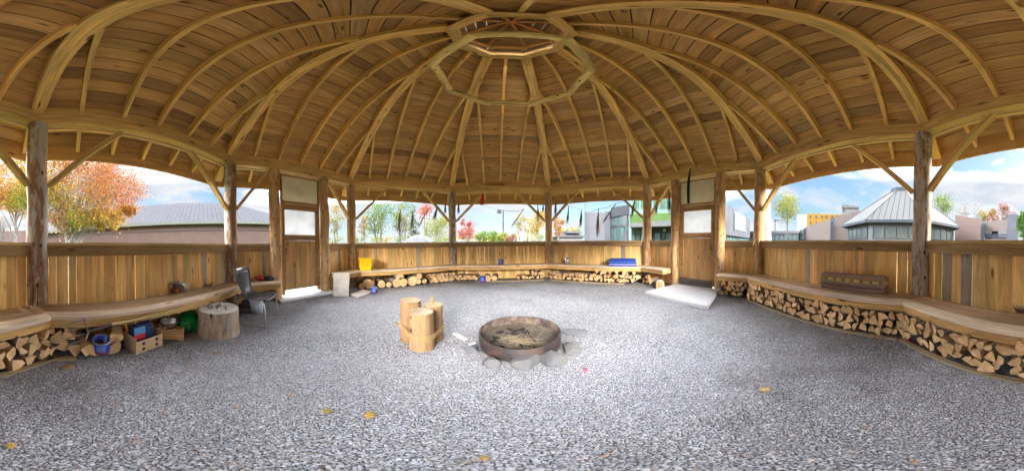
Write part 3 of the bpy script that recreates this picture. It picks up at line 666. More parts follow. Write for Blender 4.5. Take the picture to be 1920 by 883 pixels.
# ---------------------------------------------------------------- buildings
def prism(mb, pts, z0, z1, tint=(1,1,1), mat=0, top=True):
    """closed polygon pts (xy, anticlockwise or not), z0/z1 scalars or lists"""
    n_ = len(pts); A = sum(pts[i][0]*pts[(i+1)%n_][1]-pts[(i+1)%n_][0]*pts[i][1] for i in range(n_))
    z0 = z0 if hasattr(z0,'__len__') else [z0]*n_; z1 = z1 if hasattr(z1,'__len__') else [z1]*n_
    if A < 0: pts = pts[::-1]; z0 = list(z0)[::-1]; z1 = list(z1)[::-1]
    vs = [(p[0],p[1],z) for p,z in zip(pts,z0)]+[(p[0],p[1],z) for p,z in zip(pts,z1)]
    fs = [(i,(i+1)%n_,n_+(i+1)%n_,n_+i) for i in range(n_)]+[tuple(range(n_))[::-1], tuple(range(n_,2*n_))]
    g = []
    for v in vs: g.append(v)
    return mb.add(vs, fs, g, tint, mat)
def quad_panel(mb, a, b, z0, z1, th, tint=(1,1,1), mat=0, out=None):
    """thin slab standing on segment a-b, protruding th towards out"""
    a, b = Vector((a[0],a[1],0)), Vector((b[0],b[1],0)); d = (b-a).normalized(); nrm = Vector((d.y,-d.x,0))
    if out is not None and nrm.dot(Vector((out[0],out[1],0))-a) < 0: nrm = -nrm
    c = [a+nrm*.0, b, b+nrm*th, a+nrm*th]
    return mb.hexa([Vector((p.x,p.y,z0)) for p in c]+[Vector((p.x,p.y,z1)) for p in c], tint, mat)
def siding(name, col, step=0.2, vert=True, dark=0.75, axis_y=True, noise=.05, rough=.7):
    m, n, b, t = newmat(name)
    tcn = n('ShaderNodeTexCoord').outputs['Object']; s = n('ShaderNodeSeparateXYZ', {0: tcn})
    if vert: h = n.math('ADD', s.outputs[0], s.outputs[1]) if axis_y is None else s.outputs[1 if axis_y else 0]
    else: h = s.outputs[2]
    fr = n.math('FRACT', n.math('DIVIDE', h, step)); ln = n.math('GREATER_THAN', fr, 0.12)
    z = n('ShaderNodeTexNoise', {'Vector': tcn, 'Scale': 1.3, 'Detail': 5.0}).outputs[0]
    c = n.mix(ln, tuple(x*dark for x in col), col); c = n.mix(1.0, c, n.ramp(z, [(0.3,1-noise*2),(0.7,1+noise)]), 'MULTIPLY')
    n.nt.links.new(c, b.inputs['Base Color']); b.inputs['Roughness'].default_value = rough; b.inputs['Specular IOR Level'].default_value = .12; return m
def brickmat(name, col):
    m, n, b, t = newmat(name); tcn = n('ShaderNodeTexCoord').outputs['Object']; s = n('ShaderNodeSeparateXYZ', {0: tcn})
    cv_ = n('ShaderNodeCombineXYZ', {0: n.math('ADD', s.outputs[0], n.math('MULTIPLY', s.outputs[1], 0.7)), 1: s.outputs[2]}).outputs[0]
    br = n('ShaderNodeTexBrick', {0: cv_, 1: (*col,1), 2: (col[0]*.7,col[1]*.7,col[2]*.7,1), 3: (0.16,0.15,0.14,1), 'Scale': 1.0, 'Mortar Size': 0.012, 'Brick Width': 0.24, 'Row Height': 0.08})
    n.nt.links.new(br.outputs[0], b.inputs['Base Color']); b.inputs['Roughness'].default_value = .85; return m
M_pink = siding('pink_siding', (0.16,0.105,0.088), 0.20, dark=.85)
M_metalroof = siding('ribbed_metal_roof', (0.078,0.076,0.086), 0.42, dark=.5, rough=.85)
M_fasc = plain('pale_fascia', (0.17,0.185,0.15), .6, noise=.1, nscale=2)
M_brick = brickmat('red_brick', (0.14,0.06,0.042)); M_brick2 = brickmat('pale_brick', (0.13,0.078,0.062))
M_greywall = siding('grey_panel', (0.088,0.090,0.104), 1.2, dark=.8, axis_y=None); M_greydark = siding('dark_grey_panel', (0.065,0.07,0.085), .3, dark=.8, axis_y=None)
M_corr = siding('corrugated_grey', (0.075,0.075,0.085), .35, dark=.6, axis_y=None)
M_glass = plain('window_glass', (0.085,0.10,0.095), .06, spec=.9, noise=.3, nscale=.6)
M_tealglass = plain('teal_glass', (0.12,0.22,0.21), .08, spec=.8, noise=.4, nscale=.5)
M_green = plain('green_cladding', (0.06,0.12,0.025), .5, noise=.3, nscale=.8)
M_yellow = plain('yellow_render', (0.32,0.16,0.008), .6, noise=.05, nscale=2)
M_white = plain('white_paint', (0.115,0.115,0.12), .5, noise=.05, nscale=2); M_dkframe = plain('dark_frame', (0.05,0.055,0.065), .5)
# pink barn on the left
bn = thing('barn', 'long pink sided barn with a pale ribbed metal roof behind the orange maple', 'barn', (0,0,0))
mb = MB(); prism(mb, [(-16.4,-21),(-16.4,6.6),(-28,6.6),(-28,-21)], -.1, 3.36); mb.build('wall', M_pink, bn)
mb = MB(); mb.box((-16.39,-21,2.62),(-16.36,6.6,2.66)); mb.build('wall_seam', M_greydark, bn)
mb = MB(); e, zr = 3.42, 6.6
cs = [(-16.0,-21.6,e),(-16.0,7.1,e),(-28.5,7.1,e),(-28.5,-21.6,e)]; r1, r2_ = (-22.2,-15,zr),(-22.2,1.2,zr)
vs = cs+[r1,r2_]; fs=[(0,1,5,4),(1,2,5),(2,3,4,5),(3,0,4),(3,2,1,0)]
mb.add(vs, fs, vs); mb.build('roof', M_metalroof, bn)
mb = MB(); prism(mb, [(-15.95,-21.7),(-15.95,7.2),(-16.3,7.2),(-16.3,-21.7)], 3.20, 3.44); mb.build('fascia', M_fasc, bn)
# far brick building far left
a1, a2 = AT(-60,450,48), AT(112,450,40); out = CAM
fb = thing('brick_building', 'low red brick building far left behind the log post and maple', 'building')
mb = MB(); dr_ = Vector((a1.x-CAM.x,a1.y-CAM.y,0)).normalized()*8
prism(mb, [(a1.x,a1.y),(a2.x,a2.y),(a2.x+dr_.x,a2.y+dr_.y),(a1.x+dr_.x,a1.y+dr_.y)], -.1, AT(60,434,44).z); mb.build('wall', M_brick, fb)
mb = MB(); d1_, d2_ = a1.lerp(a2,.44), a1.lerp(a2,.49); quad_panel(mb, d1_, d2_, 0, 2.1, .05, out=CAM); mb.build('door', plain('teal_door',(0.05,0.22,0.18)), fb)
# white dome tent
tb = AT(785,452,17); zt = AT(785,441,17).z
tn = thing('dome_tent', 'white dome tent with grey seams showing above the front left wall', 'tent', (tb.x,tb.y,0))
mb = MB(); RR = 1.85; prof=[(RR*math.cos(t*math.pi/2/8)+.001, (zt)*math.sin(t*math.pi/2/8)) for t in range(9)]
mb.lathe([(p[0],p[1]) for p in prof], 16, (1,1,1), smooth=False); mb.build('canopy', plain('tent_fabric',(0.10,0.10,0.105),.7), tn)
mb = MB()
for k in range(8):
    a = k*math.pi/4+.2; mb.tube([(p[0]*1.01*math.cos(a),p[0]*1.01*math.sin(a),p[1]*1.01) for p in prof], .03, 5)
mb.build('seam', plain('seam_grey',(0.16,0.17,0.19),.6), tn)
# shed
sb = thing('shed', 'small grey roofed shed left of the pale modern building', 'shed'); c0 = AT(1072,452,26); 
mb = MB(); w = 2.2; z1 = AT(1072,445,26).z
mb.box((c0.x-w*.8,c0.y,-.1),(c0.x+w*.8,c0.y+3,z1)); mb.build('wall', M_white, sb)
mb = MB(); prism(mb, [(c0.x-w,c0.y-.4),(c0.x+w,c0.y-.4),(c0.x+w,c0.y+3.3),(c0.x-w,c0.y+3.3)], z1, z1+.1); zt2=AT(1072,437,26).z
vs=[(c0.x-w,c0.y-.4,z1+.1),(c0.x+w,c0.y-.4,z1+.1),(c0.x+w,c0.y+3.3,z1+.1),(c0.x-w,c0.y+3.3,z1+.1),(c0.x-w*.5,c0.y+1,zt2),(c0.x+w*.6,c0.y+1,zt2),(c0.x+w*.6,c0.y+2,zt2),(c0.x-w*.5,c0.y+2,zt2)]
mb.add(vs,[(0,1,5,4),(1,2,6,5),(2,3,7,6),(3,0,4,7),(4,5,6,7)],vs); mb.build('roof', M_metalroof, sb)
mb = MB(); mb.box((c0.x-w*.3,c0.y-.05,zt2-.02),(c0.x+w*.7,c0.y+2,zt2+.25)); mb.build('roof_box', M_dkframe, sb)
# modern grey and glass building, front right
gb = thing('modern_building', 'pale grey modern building with tall teal windows beyond the front right wall', 'building')
def seg(px0, D0, px1, D1, dep=8):
    a, b = AT(px0,450,D0), AT(px1,450,D1); m_ = (a+b)/2; d = Vector((m_.x-CAM.x,m_.y-CAM.y,0)).normalized()*dep
    return a, b, [(a.x,a.y),(b.x,b.y),(b.x+d.x,b.y+d.y),(a.x+d.x,a.y+d.y)]
def wallseg(root, name, mat, px0,D0,y0,px1,D1,y1,dep=8, zb=-.1, ybot=None, label=None):
    a,b,p = seg(px0,D0,px1,D1,dep); mb = MB(); z0_,z1_ = AT(px0,y0,D0).z, AT(px1,y1,D1).z
    prism(mb, p, zb if ybot is None else min(AT(px0,ybot,D0).z,AT(px1,ybot,D1).z), [z0_,z1_,z1_,z0_]); return mb.build(name, mat, root, label=label)
def panel(root, name, mat, px0, px1, y0, y1, pa, pb, off=.06, th=.05):
    """panel on the wall line pa-pb ((px,D),(px,D)) between columns px0..px1 and rows y0 (top)..y1"""
    a, b = AT(pa[0],450,pa[1]), AT(pb[0],450,pb[1])
    def on(px):
        v = ray(px, 450); d = (b-a); M2 = np.array([[d.x,-v.x],[d.y,-v.y]]); s_,t_ = np.linalg.solve(M2, np.array([CAM.x-a.x, CAM.y-a.y])); return a+d*s_, t_*math.hypot(v.x,v.y)
    p, dp = on(px0); q_, dq = on(px1); zt_ = AT((px0+px1)/2, y0, (dp+dq)/2).z; zb_ = AT((px0+px1)/2, y1, (dp+dq)/2).z
    dr = Vector((CAM.x-p.x,CAM.y-p.y,0)).normalized()*off; mb = MB(); quad_panel(mb, p+dr, q_+dr, zb_, zt_, th, out=CAM); return mb.build(name, mat, root)
wallseg(gb,'wall',M_greywall, 1096,30,397, 1133,30,399); wallseg(gb,'wall',M_greydark, 1133.2,30.2,397, 1146,30.5,397)
wallseg(gb,'upper_wall',M_corr, 1146,30,389, 1180,27,384, ybot=402); wallseg(gb,'glass_front',M_tealglass, 1146.5,30.3,404, 1179,27.3,402)
for px in (1146.5,1151,1157,1161,1170,1178): panel(gb,'mullion',M_white, px,px+1.0,401,456,(1146.5,30.3),(1179,27.3))
for y in (425,): panel(gb,'mullion',M_dkframe,1147,1168,y-3,y+1,(1146.5,30.3),(1179,27.3))
panel(gb,'pale_column',M_white,1168,1176,399,424,(1146.5,30.3),(1179,27.3),off=.08); panel(gb,'pale_column',M_white,1169,1176,432,456,(1146.5,30.3),(1179,27.3),off=.08)
panel(gb,'downpipe',M_dkframe,1103,1104,399,456,(1096,30),(1133,30)); panel(gb,'green_edge',M_tealglass,1093,1096,410,456,(1080,30),(1110,30),off=.2)
# green curved building
gg = thing('green_building', 'green clad building with a white canopy edge behind the right front posts', 'building')
wallseg(gg,'upper_glass',plain('pale_green_glass',(0.16,0.26,0.23),.15,noise=.35,nscale=.7), 1181,27,340, 1300,25,325, ybot=400, dep=10); wallseg(gg,'green_slope',M_green, 1180.5,26.8,402, 1300,24.8,399, ybot=421, dep=10)
wallseg(gg,'canopy',M_white, 1180,26,419, 1300,23.5,410, ybot=423.5, dep=2)
wallseg(gg,'lower_wall',M_corr, 1184,28,424, 1300,26,424, dep=10)
for i,(a_,b_) in enumerate(((1184,1190),(1192,1200),(1202,1208),(1212,1218),(1228,1238),(1241,1247),(1249,1262))): panel(gg,'window',(M_tealglass,M_glass)[i%2],a_,b_,(425 if i<4 else 437),456,(1184,28),(1300,26),off=.08)
for i in range(14): panel(gg,'green_glass_fin',(M_tealglass,M_green)[i%2],1186+i*6,1188.5+i*6,362,391,(1181,27),(1300,25),off=.06+.01*(i%3))
sg = panel(gg,'sign_board',plain('white_sign',(0.6,0.6,0.6),.6),1243,1248,429.5,434.5,(1184,28),(1300,26),off=.14)
panel(gg,'sign_lettering',plain('red_lettering',(0.5,0.04,0.04),.6),1244,1247,431,432.2,(1184,28),(1300,26),off=.20)
# lattice mast
mt = thing('lattice_mast', 'thin steel lattice mast behind the pale modern building', 'mast', tuple(AT(1100.5,450,62))[:2]+(0,))
mb = MB(); zt3 = 20.0
for sx in (-.75,.75):
    for sy in (-.75,.75): mb.beam((sx,sy,0),(sx*.55,sy*.55,zt3),.12,.12)
for i in range(14):
    z = i*zt3/14; k1 = 1-.45*z/zt3; k2 = 1-.45*(z+zt3/14)/zt3; s1_, s2_ = .75*k1,.75*k2
    for p_,q2 in (((-s1_,-s1_),(s2_,-s2_)),((s1_,-s1_),(s2_,s2_)),((s1_,s1_),(-s2_,s2_)),((-s1_,s1_),(-s2_,-s2_))): mb.beam((*p_,z),(*q2,z+zt3/14),.06,.06)
    mb.beam((-s1_,-s1_,z),(s1_,-s1_,z),.06,.06)
mb.build('lattice_frame', plain('galvanised_steel',(0.16,0.16,0.17),.5,.4), mt)
# grey building right of the right door, glass link behind
gl = thing('grey_building', 'grey panelled building with one big window right of the right door', 'building')
wallseg(gl,'wall',M_greywall, 1335,17,366, 1406,31,411.5, ybot=437, dep=9)
panel(gl,'window',plain('pale_glass',(0.18,0.21,0.24),.1,spec=.7),1376,1398,402,433,(1335,17),(1406,31),off=.08)
for px in (1376,1383,1390,1397.2): panel(gl,'mullion',M_dkframe,px,px+.7,402,433,(1335,17),(1406,31),off=.16)
wallseg(gl,'glass_base',M_tealglass, 1340,19,436, 1404,32,439, dep=6); 
for px in (1362,1367,1373,1380,1387,1395): panel(gl,'mullion',M_white,px,px+.8,438,456,(1340,19),(1404,32),off=.08)
lk = thing('glass_walkway', 'low glazed walkway with pale posts behind the birch trunk', 'building')
wallseg(lk,'glazing',plain('pale_link_glass',(0.14,0.18,0.18),.1,spec=.7), 1400,36,438, 1497,30,437, dep=4); wallseg(lk,'flat_roof',M_white, 1399,35.6,434, 1498,29.7,433, ybot=438, dep=5)
for i in range(12): panel(lk,'post',M_white if i%3 else M_dkframe,1404+i*8,1405.2+i*8,437,456,(1400,36),(1497,30),off=.1)
# yellow building, concrete tower, brick wing, white box
yb = thing('yellow_building', 'yellow building with small dark windows far behind the brick wing', 'building')
wallseg(yb,'wall',M_yellow, 1512,60,400, 1582,60,403, dep=12)
wallseg(yb,'concrete_end',M_conc, 1494,60,403, 1511.8,60,402, dep=12)
for i, px in enumerate((1517,1528,1539,1547,1558,1568)): panel(yb,'window',M_dkframe,px,px+3.2,404.5,409.5,(1512,60),(1582,60),off=.1)
for px in (1518,1529): panel(yb,'window',M_dkframe,px,px+2.6,416,421,(1512,60),(1582,60),off=.1)
wb = thing('white_rooftop_block', 'small pale square block with a white roof right of the yellow building', 'building')
wallseg(wb,'wall',plain('pale_render',(0.16,0.155,0.145)), 1578,56,386, 1609,56,389, dep=8); wallseg(wb,'roof',M_white, 1577,55.6,382.5, 1610,55.6,387, ybot=389.5, dep=9)
panel(wb,'window',M_dkframe,1579.5,1583,390,397,(1578,56),(1609,56),off=.15)
bw = thing('brick_wing', 'plain red brick wing with a sloping top left of the metal roofed building', 'building')
wallseg(bw,'wall',M_brick2, 1511,30,425, 1556,25,411, dep=6); wallseg(bw,'corner_panel',M_greywall,1556.2,24.8,410,1565,24.5,409,dep=6); wallseg(bw,'wall',M_brick2,1565.2,24.4,407,1612,23,394,dep=6)
wallseg(bw,'end_frame',M_greydark,1496,31,436,1511,29.9,426,dep=6); panel(bw,'end_window',M_glass,1499,1508,431,449,(1496,31),(1511,29.9),off=.08)
wallseg(bw,'column',M_greydark,1557,23.5,416,1562,23.5,415,dep=.5)
lp = thing('lamp_post', 'thin grey lamp post right of the birch trunk', 'lamp post', tuple(AT(1453,450,24))[:2]+(0,))
mb = MB(); zl = AT(1453,414,24).z; mb.tube([(0,0,0),(0,0,zl)],[.07,.05],8); mb.build('pole', M_greydark, lp); mb = MB(); mb.box((-.12,-.5,zl),(.12,.2,zl+.12)); mb.build('lamp_head', M_greydark, lp)
# octagonal building with the standing seam roof
ob = AT(1689,450,20.5); OR8 = 6.5; dv = Vector((CAM.x-ob.x,CAM.y-ob.y,0)); th0 = math.atan2(dv.y,dv.x)+math.pi/8-0.07
ot = thing('octagonal_building', 'pale octagonal building with a grey seamed metal roof behind the right log post', 'building', (ob.x,ob.y,0))
V8 = lambda r,z: [(r*math.cos(th0+i*math.pi/4), r*math.sin(th0+i*math.pi/4), z) for i in range(8)]
mb = MB(); prism(mb, [p[:2] for p in V8(OR8*.9,0)], -.1, 2.95); mb.build('wall', M_white, ot)
mb = MB(); a_=V8(OR8,3.2); b_=V8(1.1,7.2)
for i in range(8):
    j=(i+1)%8; p0,p1,p2,p3 = map(Vector,(a_[i],a_[j],b_[j],b_[i])); dd=(p1-p0).normalized()
    mb.add([p0,p1,p2,p3],[(0,1,2,3)],[( (p-p0).dot(dd)+1.0, 0, p.z) for p in (p0,p1,p2,p3)])
def seammat():
    m, n, b, t = newmat('standing_seam_roof'); gc = n('ShaderNodeAttribute', attribute_name='gc').outputs['Vector']; s = n('ShaderNodeSeparateXYZ',{0:gc})
    ln = n.math('GREATER_THAN', n.math('FRACT', n.math('DIVIDE', s.outputs[0], .5)), .12)
    n.nt.links.new(n.mix(ln,(0.05,0.05,0.05),(0.135,0.133,0.127)), b.inputs['Base Color']); b.inputs['Roughness'].default_value=.8; b.inputs['Specular IOR Level'].default_value=.15; return m
mb.build('roof', seammat(), ot)
mb = MB(); prism(mb, [p[:2] for p in V8(OR8+.02,0)], 2.97, 3.19); mb.build('eave_soffit', M_greydark, ot)
mb = MB(); 
for i in range(8):
    p, q_ = Vector(a_[i]), Vector(b_[i]); mb.beam(p+Vector((0,0,.05)), q_+Vector((0,0,.05)), .12,.08)
mb.build('ridge_cap', plain('ridge_metal',(0.11,0.107,0.104),.5), ot)
mb = MB(); prism(mb, [p[:2] for p in V8(1.25,0)], 7.1, 7.55); mb.build('roof_lantern', M_greydark, ot)
wv = V8(OR8*.9,0)
for i in range(8):
    j=(i+1)%8; p, q_ = Vector(wv[i]), Vector(wv[j]); a1_, b1_ = p.lerp(q_,.07), p.lerp(q_,.93); nr = ((p+q_)/2).normalized()*.03
    mb = MB(); quad_panel(mb, a1_+nr, b1_+nr, 1.75, 2.65, .04, out=tuple(((p+q_)*5)[:2])); wd = mb.build('window', M_glass, ot)
    mb = MB()
    mb.beam(a1_+nr*2.2+Vector((0,0,1.73)), b1_+nr*2.2+Vector((0,0,1.73)), .05,.05); mb.beam(a1_+nr*2.2+Vector((0,0,2.67)), b1_+nr*2.2+Vector((0,0,2.67)), .05,.05)
    for f in (0,.25,.5,.75,1): 
        c = a1_.lerp(b1_,f)+nr*2.2; mb.box((c.x-.04,c.y-.04,1.72),(c.x+.04,c.y+.04,2.68))
    mb.build('window_frame', M_dkframe, wd)
# brick buildings right, louvred unit
br = thing('brick_building', 'red brick building with white blinds in dark windows right of the octagonal building', 'building')
wallseg(br,'wall',M_brick,1790,24,403,1838,21,411,dep=7); wallseg(br,'corner_panel',M_greydark,1838.3,21,413,1846,22,415,dep=6)
wallseg(br,'upper_wall',M_brick2,1846,23.5,414,1900,22,412,ybot=433,dep=7); wallseg(br,'lower_wall',M_greywall,1847,24,430,1900,22.5,430,dep=7)
for px in (1843,1871): 
    panel(br,'window',M_dkframe,px,px+17,432,446,(1846,23.7),(1900,22.2),off=.06); panel(br,'window_blind',M_white,px+.8,px+16.2,433,439,(1846,23.7),(1900,22.2),off=.13)
wallseg(br,'sill_wall',M_brick2,1840,22.5,448,1900,21.5,448,dep=.5)
vt = thing('roof_vent', 'white square roof vent on the brick building', 'vent', tuple(AT(1813,406,25))); mb=MB(); mb.box((-.35,-.35,-1.2),(.35,.35,.35)); mb.box((-.42,-.42,.36),(.42,.42,.42)); mb.build('vent_box', M_white, vt)
cu = thing('louvred_unit', 'dark grey louvred plant housing with a white cap at the right edge', 'plant housing'); 
wallseg(cu,'housing',siding('louvre_grey',(0.10,0.10,0.12),.12,vert=False,dark=.4),1888,13,402,1909,12.6,401,dep=2.5); wallseg(cu,'cap',M_white,1897,13.4,397,1905,13.3,397,ybot=401.5,dep=1)
# ---------------------------------------------------------------- small things: materials
M_endgrain = None
def endmat():
    m, n, b, t = newmat('end_grain'); gc = n('ShaderNodeAttribute', attribute_name='gc').outputs['Vector']; ti = n('ShaderNodeAttribute', attribute_name='tint').outputs['Color']
    s = n('ShaderNodeSeparateXYZ', {0: gc}); rr = n.math('SQRT', n.math('ADD', n.math('MULTIPLY', s.outputs[1], s.outputs[1]), n.math('MULTIPLY', s.outputs[2], s.outputs[2])))
    z = n('ShaderNodeTexNoise', {'Vector': gc, 'Scale': 9.0, 'Detail': 5.0}).outputs[0]
    w = n.math('SINE', n.math('ADD', n.math('MULTIPLY', rr, 620.0), n.math('MULTIPLY', z, 14.0)))
    c = n.mix(1.0, ti, n.ramp(n.math('MULTIPLY_ADD', w, 0.5, 0.5), [(0.0, 0.82), (1.0, 1.05)]), 'MULTIPLY')
    c = n.mix(1.0, c, n.ramp(z, [(0.3, 0.65), (0.65, 1.1)]), 'MULTIPLY')
    an = n.math('ARCTAN2', s.outputs[2], s.outputs[1]); ck = n('ShaderNodeTexNoise', {'Vector': n('ShaderNodeCombineXYZ', {0: n.math('MULTIPLY', an, 1.6), 1: n.math('MULTIPLY', rr, 4.0)}).outputs[0], 'Scale': 2.6, 'Detail': 2.0}).outputs[0]
    c = n.mix(1.0, c, n.ramp(ck, [(0.30, 0.3), (0.34, 1.0)]), 'MULTIPLY')
    n.nt.links.new(c, b.inputs['Base Color']); b.inputs['Roughness'].default_value = .8; b.inputs['Specular IOR Level'].default_value=.2; return m
M_endgrain = endmat()
M_split = wood('split_wood', knots=False, contrast=1.1)
M_fbark = logmat('firewood_bark', dark=(0.10,0.075,0.06), amount=0.7)
M_plastic = lambda nme, c, r=.35: plain(nme, c, r, noise=.05, nscale=6)
M_rust = plain('rusty_steel', (0.036,0.027,0.031), .65, noise=.4, nscale=9, bump=.35, col2=(0.070,0.038,0.030))
M_rustin = plain('rusty_steel_inside', (0.075,0.052,0.050), .9, noise=.5, nscale=9, bump=.35, col2=(0.16,0.115,0.09))
M_rock = plain('grey_rock', (0.21,0.205,0.20), .85, noise=.35, nscale=9, bump=.6, col2=(0.14,0.145,0.155))
M_rope = plain('straw_rope', (0.52,0.36,0.15), .9, noise=.3, nscale=60)
M_blue = M_plastic('blue_enamel', (0.02,0.06,0.42), .3); M_whitepl = M_plastic('white_plastic', (0.62,0.66,0.72), .3)
ENDC=(0.74,0.49,0.25); SIDEC=(0.52,0.33,0.16)
# ---------------------------------------------------------------- firewood
def split_proto(kind, rs):
    r = 0.075; L = 0.38
    if kind == 'round':
        pts = [(r*math.cos(a)*(1+rs.uniform(-.05,.05)), r*math.sin(a)*(1+rs.uniform(-.05,.05))) for a in [2*math.pi*i/14 for i in range(14)]]; bark = set(range(14))
    else:
        span = {'quarter':1.6,'half':2.9,'wedge':1.05}[kind]; n_=6
        arc = [(-span/2+span*i/n_) for i in range(n_+1)]
        R0 = {'quarter':1.45,'half':1.05,'wedge':1.9}[kind]*r
        pts = [(R0*math.cos(a)*(1+rs.uniform(-.06,.06)), R0*math.sin(a)*(1+rs.uniform(-.06,.06))) for a in arc]
        if kind == 'half': pts += [(rs.uniform(-.1,.2)*r, rs.uniform(.1,.4)*r), (rs.uniform(-.15,.15)*r, -rs.uniform(.1,.5)*r)]
        else: pts += [(rs.uniform(-.15,.15)*r, rs.uniform(.0,.2)*r), (rs.uniform(-.1,.2)*r, -rs.uniform(.1,.3)*r)]
        cx = sum(p[0] for p in pts)/len(pts); pts = [(p[0]-cx, p[1]) for p in pts]; bark = set(range(n_))
    n_ = len(pts); rings=[]; NS=4
    for j in range(NS+1):
        y = -L/2+L*j/NS; sc = 1+rs.uniform(-.07,.07); tw = rs.uniform(-.08,.08); ox, oz = rs.uniform(-.005,.005), rs.uniform(-.005,.005)
        sl = rs.uniform(-.15,.15)*(j in (0,NS))
        rings.append([(p[0]*sc*math.cos(tw)-p[1]*sc*math.sin(tw)+ox, y+p[0]*sl, p[0]*sc*math.sin(tw)+p[1]*sc*math.cos(tw)+oz) for p in pts])
    mb = MB(); tb = vary((0.25,0.22,0.19),.25); ts = vary(SIDEC,.15); te = vary(ENDC if kind=='round' or rs.random()<.80 else (0.46,0.37,0.28),.25,.06); off = rs.uniform(0,30)
    for j in range(NS):
        for i in range(n_):
            i2=(i+1)%n_; q=[rings[j][i],rings[j][i2],rings[j+1][i2],rings[j+1][i]]; isb = i in bark
            mb.add(q,[(3,2,1,0)],[(p[1]+off,p[0]+off*.3,p[2]) for p in q], tb if isb else ts, 1 if isb else 0, smooth=False)
    for j,rev in ((0,False),(NS,True)):
        f=tuple(range(n_)); px_=rs.uniform(-.03,.03)
        mb.add(rings[j],[f[::-1] if rev else f],[(off,p[0]+px_,p[2]) for p in rings[j]], te, 2)
    return mb
prs = random.Random(11); protos = {}
for kind, cnt in (('quarter',6),('half',4),('wedge',5),('round',3)):
    protos[kind] = []
    for i in range(cnt):
        me_o = split_proto(kind, prs).build('firewood_log', [M_split, M_fbark, M_endgrain]); protos[kind].append(me_o.data); bpy.data.objects.remove(me_o)
def log_at(k, u, o, z, kind, sc, roll, yaw, label, group, name='firewood_log', L=1.0, tilt=0.0):
    ob = bpy.data.objects.new(name, prs.choice(protos[kind])); COL.objects.link(ob)
    p = SP(k, u, o, z); a = -(k-3)*math.pi/4
    ob.matrix_world = Matrix.Translation(p) @ Matrix.Rotation(a+yaw, 4, 'Z') @ Matrix.Rotation(tilt,4,'X') @ Matrix.Rotation(roll, 4, 'Y') @ Matrix.Diagonal((sc, L, sc*prs.uniform(.85,1.1), 1))
    return tag(ob, label, 'firewood', group)
def pile(k, u0, u1, rows, lab, grp, front=0.46, r=0.061, z0=0.03, kinds=('quarter','half','wedge'), maxyaw=.22, dens=1.0, rowname=None):
    thirds = ['left part','middle','right part']
    names = ['in the bottom row','in the second row','in the top row']
    for row in range(rows):
        u = u0 + (row%2)*r + prs.uniform(0,.02)
        while u < u1-r*.6:
            kk = prs.choice(kinds); s = prs.uniform(.78,1.15)*r/0.068; hh = r*s*0.068/r
            if prs.random() < dens:
                L = prs.uniform(.85,1.08); z = z0 + r*.92 + row*r*1.62 + prs.uniform(-.006,.008)
                log_at(k, u+r*s*.5, front-prs.uniform(0,.05)-0.19*L, z, kk, s*.93, prs.uniform(0,6.28), prs.uniform(-maxyaw,maxyaw), f'split log {rowname or names[row if rows>1 else 0]}, {thirds[min(2,int(3*(u-u0)/(u1-u0)))]} of the {lab}', grp, L=L)
            u += r*2*prs.uniform(.82,1.0)*s*.97
def baseboard(k, u0, u1, lab, o=0.50, m0=False, m1=False):
    mb = MB(); sbox(mb, k, u0, u1, o-.05, o, 0.0, 0.022, (0.36,0.28,0.17), m0=m0, m1=m1); 
    mb.build('ground_board', M_split, label=lab, cat='board')
G1='split firewood under the right benches'; 
pile(7,-1.37,1.37,3,'pile past the right log post',G1,front=.47)
pile(6,-1.35,1.37,3,'long pile below the slats',G1,front=.47)
pile(5,0.80,1.30,3,'pile right of right door',G1,front=.45)
G2='split firewood under the front benches'
pile(4,-1.28,1.25,2,'pile below the blue mats',G2,front=.46)
pile(4,0.1,1.2,1,'pile below the blue mats',G2,front=.44,z0=.24,dens=.8,rowname='on the very top')
pile(5,-1.30,-1.0,2,'pile left of right door',G2,front=.42)
pile(3,0.45,1.25,1,'low front pile',G2,front=.46)
pile(3,0.85,1.25,1,'low front pile',G2,front=.44,z0=.14,rowname='laid on top')
pile(3,-1.30,-0.75,2,'heap right of the grey post',G2,front=.45,r=.042)
pile(2,0.55,1.33,3,'heap left of the grey post',G2,front=.46,r=.045,kinds=('quarter','wedge','round'))
G3='split firewood under the left bench'
pile(0,-1.42,-1.12,2,'pile by the left log post',G3,front=.46,r=.075)
for i,(u,o,z,kd,s,ro,yw) in enumerate([(-1.05,.28,.09,'quarter',1.15,.3,.2),(-.96,.27,.08,'round',.95,2.2,.1),(-.86,.20,.08,'half',1.2,1.2,.1),(-.74,.27,.07,'half',1.2,.7,-.15),(-.70,.26,.17,'quarter',1.25,1.0,-.3),(-.66,.05,.07,'quarter',1.1,2.0,.15)]):
    log_at(0,u,o,z,kd,s,ro,yw,('upright grained split log left of the blue tin','bark covered round log under the fork tines','broad split log behind the blue tin','split log just right of the blue tin','big split log leaning on the carton','split log beside the cardboard carton')[i],G3)
log_at(0,-.14,.34,.07,'quarter',1.2,1.0,.9,'split log lying under the brown bowl',G3); log_at(0,.08,.22,.10,'round',.95,0,.5,'round log right of the brown bowl',G3)
G4='round logs lying under the front left bench'
lab4=['round log nearest the leaning slab','round log with a cracked end left of the blue tin','thick round log behind the small blue tin','round log right of the small blue tin','round log in the middle of the row of round logs','round log with an orange end, left of the thickest one','round log with an orange end in the row','knotty thick log with a hollow end','round log at the right of the hollow log','small round log above the row','small round log resting between two others','small round log beside the split sticks']
